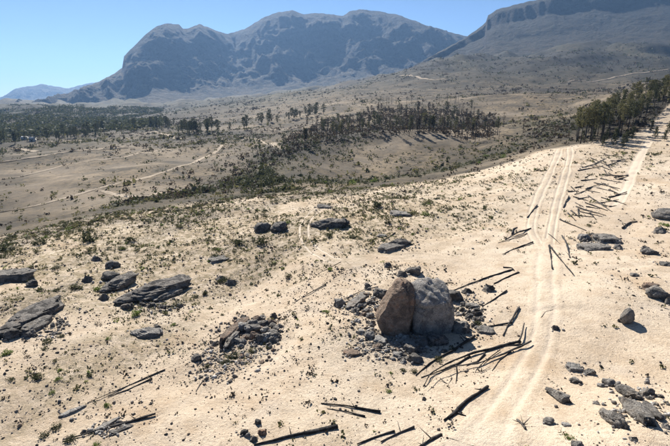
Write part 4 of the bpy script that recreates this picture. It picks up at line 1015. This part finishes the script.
SECT = lambda P, *cuts: ['left part', 'middle', 'right part'][sum(proj_px(P) > c for c in cuts)]
# the wood on the right
for P in region([(574,146),(600,143),(632,134),(640,122),(655,112),(669,106),(669,96),(640,100),(610,112),(585,126),(575,136)], 105, 601, 1.7):
    lf = random.choice(['leaf_olive', 'leaf_dark', 'leaf_olive'])
    tree(P, random.uniform(.75, 1.08) * float(np.interp(math.hypot(*P), [165, 205, 240], [1, .85, .68])), random.choice(['gum', 'gum', 'pine']), lf, f'slender {TONE[lf]} tree in the {SECT(P, 605, 635)} of the right-hand wood', f'{TONE[lf]} trees, {SECT(P, 605, 635)} of the right-hand wood')
for i, (x, y, h) in enumerate([(583,141,.75),(603,146,.8),(613,146,.8),(622,148,.9),(626,144,.9),(632,140,.9),(606,141,.8),(593,140,.8),(655,138,.75),(664,141,.7),(668,134,.9),(651,132,.8),(615,141,.9)]):
    tree(hit(x, y), h * .8, 'young', 'leaf_dark', 'dark bushy young tree at the lower edge of the right-hand wood', 'young trees edging the right-hand wood', 'young_tree')
# blackened belt across the middle
for P in along([(286,153),(300,150),(330,141),(370,137),(410,135),(450,135),(490,136)], 95, 5, 602):
    if float(noise2(np.array([P[0] / 14]), np.array([P[1] / 14]), 55)[0]) < -.35: continue
    P = P * 1.025
    lf = random.choice(['leaf_dark', 'leaf_burnt', 'leaf_olive'])
    tree(P, random.uniform(.5, .85), random.choice(['gum', 'burnt', 'pine']), lf, f'{TONE[lf]} tree in the front row of the burnt belt, {SECT(P, 345, 425)}', f'{TONE[lf]} front row trees, {SECT(P, 345, 425)}', 'scorched_tree')
for P in region([(290,148),(330,134),(380,128),(440,126),(490,126),(495,116),(440,112),(380,112),(330,122),(290,134)], 215, 603, 2.2):
    if float(noise2(np.array([P[0] / 22]), np.array([P[1] / 22]), 56)[0]) < -.25: continue
    P = P * 1.02
    lf = random.choice(['leaf_dark', 'leaf_burnt'])
    tree(P, random.uniform(.32, .9), random.choice(['burnt', 'gum', 'pine', 'burnt']), lf, f'{TONE[lf]} blackened tree deep inside the burnt belt, {SECT(P, 345, 425)}', f'{TONE[lf]} inner trees of the belt, {SECT(P, 345, 425)}', 'burnt_tree')
ug = region([(286,153),(330,143),(380,137),(440,136),(495,138),(497,114),(440,110),(380,110),(330,120),(290,134)], 1500, 606, .5)
tufts('burnt_undergrowth', 'blackened undergrowth beneath the burnt tree belt', ug, M['leaf_burnt'], 607, lambda r, P: r.uniform(1.5, 3.6, len(P)), 12, .35)
for P in along([(385,104),(410,103),(440,103),(460,103)], 22, 5, 604):
    tree(P, random.uniform(.8, 1.2), 'pole', 'leaf_burnt', 'bare burnt trunk standing on the slope behind the belt', 'burnt trunks behind the belt', 'burnt_tree')
for x, y in ((461,140),(467,141),(475,142),(479,141),(487,139),(493,138),(497,135),(499,139),(503,127),(523,133)):
    tree(hit(x, y), random.uniform(.6, 1.0), random.choice(['pole', 'burnt']), 'leaf_burnt', 'lone burnt trunk at the right end of the blackened belt', 'lone burnt trunks right of the belt', 'burnt_tree')
# dark pines in the left valley
for pix, n_, jit, lab, grp in (([(92,131),(120,129),(150,127),(172,128)], 30, 8, 'dark pine in the belt across the left valley', 'pine belt left valley'),
    ([(182,132),(200,133),(220,132),(238,130)], 28, 8, 'dark pine in the belt right of the valley gap', 'pine belt centre valley'),
    ([(262,126),(285,121),(305,117),(318,113)], 22, 10, 'dark pine along the rising valley side', 'pines on the valley side'),
    ([(0,143),(20,142),(45,141),(70,139),(90,134)], 26, 12, 'dark pine behind the farmhouses at far left', 'pines by the farmhouses')):
    for P in along(pix, n_, jit, 610 + n_): tree(P, random.uniform(.5, .95), 'dense', 'leaf_dark', lab, grp, 'pine_tree')
# bushes filling the gully below the rim
for P in region([(238,187),(262,178),(300,181),(340,182),(420,173),(480,158),(520,145),(550,131),(560,136),(520,153),(470,168),(400,180),(320,187),(250,191)], 60, 620, 1.5):
    shrub(P, random.uniform(1.2, 4.6), random.choice(['dark', 'olive', 'dark', 'green']), 'large bush filling the gully behind the sandy rim', 'gully bushes', .8, 'gully_bush')
for P in region([(240,186),(262,170),(285,168),(282,182),(260,190)], 14, 621, 2.5):
    shrub(P, random.uniform(5, 8), 'dark', 'tall dark bush in the thicket where the gully bends', 'gully thicket bushes', .95, 'gully_bush')

for P in along([(-5,243),(60,231),(130,216),(200,206),(250,198),(300,191)], 70, 1.6, 630):
    shrub(P, random.uniform(1.0, 2.9), random.choice(['dark', 'burnt', 'dark', 'olive']), 'dark scrubby bush along the rim where the left slope drops away', 'bushes along the left rim', .7, 'rim_bush')
# farmhouses far left
def house(cx, cy, w, label):
    P = hit(cx, cy); L, W_, Hh = w * mpp(P), 6.0, 2.8; root = empty('farmhouse', P, .15); tag(root, label, 'house', 'far farmhouses')
    def box(n_, x0, x1, y0, y1, z0, z1, mat):
        v = np.array([(x, y, z) for z in (z0, z1) for x, y in ((x0, y0), (x1, y0), (x1, y1), (x0, y1))], float)
        f = np.array([(0,3,2,1),(4,5,6,7),(0,1,5,4),(1,2,6,5),(2,3,7,6),(3,0,4,7)])
        return link(bpy.data.objects.new(n_, mesh_np(n_, v, f, [M[mat]], smooth=False)), root)
    box('wall', -L / 2, L / 2, -W_ / 2, W_ / 2, -.5, Hh, 'wallw')
    e = .4; v = np.array([(-L/2-e,-W_/2-e,Hh),(L/2+e,-W_/2-e,Hh),(L/2+e,W_/2+e,Hh),(-L/2-e,W_/2+e,Hh),(-L/2-e,0,Hh+1.6),(L/2+e,0,Hh+1.6)]); v[:, 2] += .01
    link(bpy.data.objects.new('roof', mesh_np('roof', v, [np.array([(0,1,5,4),(2,3,4,5),(0,3,2,1)]), np.array([(0,4,3),(1,2,5)])], [M['roofm']], smooth=False)), root)
    box('door', -.5, .5, -W_ / 2 - .06, -W_ / 2 + .02, 0, 2.05, 'bark')
    for sx in (-.3, .3): box('window', L * sx - .6, L * sx + .6, -W_ / 2 - .05, -W_ / 2 + .02, 1, 2.1, 'bark')
house(25, 140, 4.5, 'white-roofed farmhouse among dark pines at far left')
house(33, 141, 4, 'lower pale farmhouse right of the white-roofed one at far left')

# ------------------------------------------------------------------ haze
hm = bpy.data.materials.new('haze_air'); hm.use_nodes = True; hn = hm.node_tree
hn.nodes.remove(hn.nodes['Principled BSDF']); pv = hn.nodes.new('ShaderNodeVolumePrincipled')
pv.inputs['Color'].default_value = (.33, .58, 1, 1); pv.inputs['Density'].default_value = HAZE_D; pv.inputs['Anisotropy'].default_value = .25
hn.links.new(pv.outputs[0], hn.nodes['Material Output'].inputs['Volume'])
zlo, zhi = float(GZ[GR < 17700].min()) - 5.0, 960.0; S = 12500.0
hv = np.array([(x, y, z) for z in (zlo, zhi) for x, y in ((-S, -S), (S, -S), (S, S), (-S, S))], float)
hf = np.array([(0,3,2,1),(4,5,6,7),(0,1,5,4),(1,2,6,5),(2,3,7,6),(3,0,4,7)])
tag(link(bpy.data.objects.new('haze', mesh_np('haze', hv, hf, [hm], smooth=False))), 'thin blue haze filling the valley air', 'haze', kind='stuff')
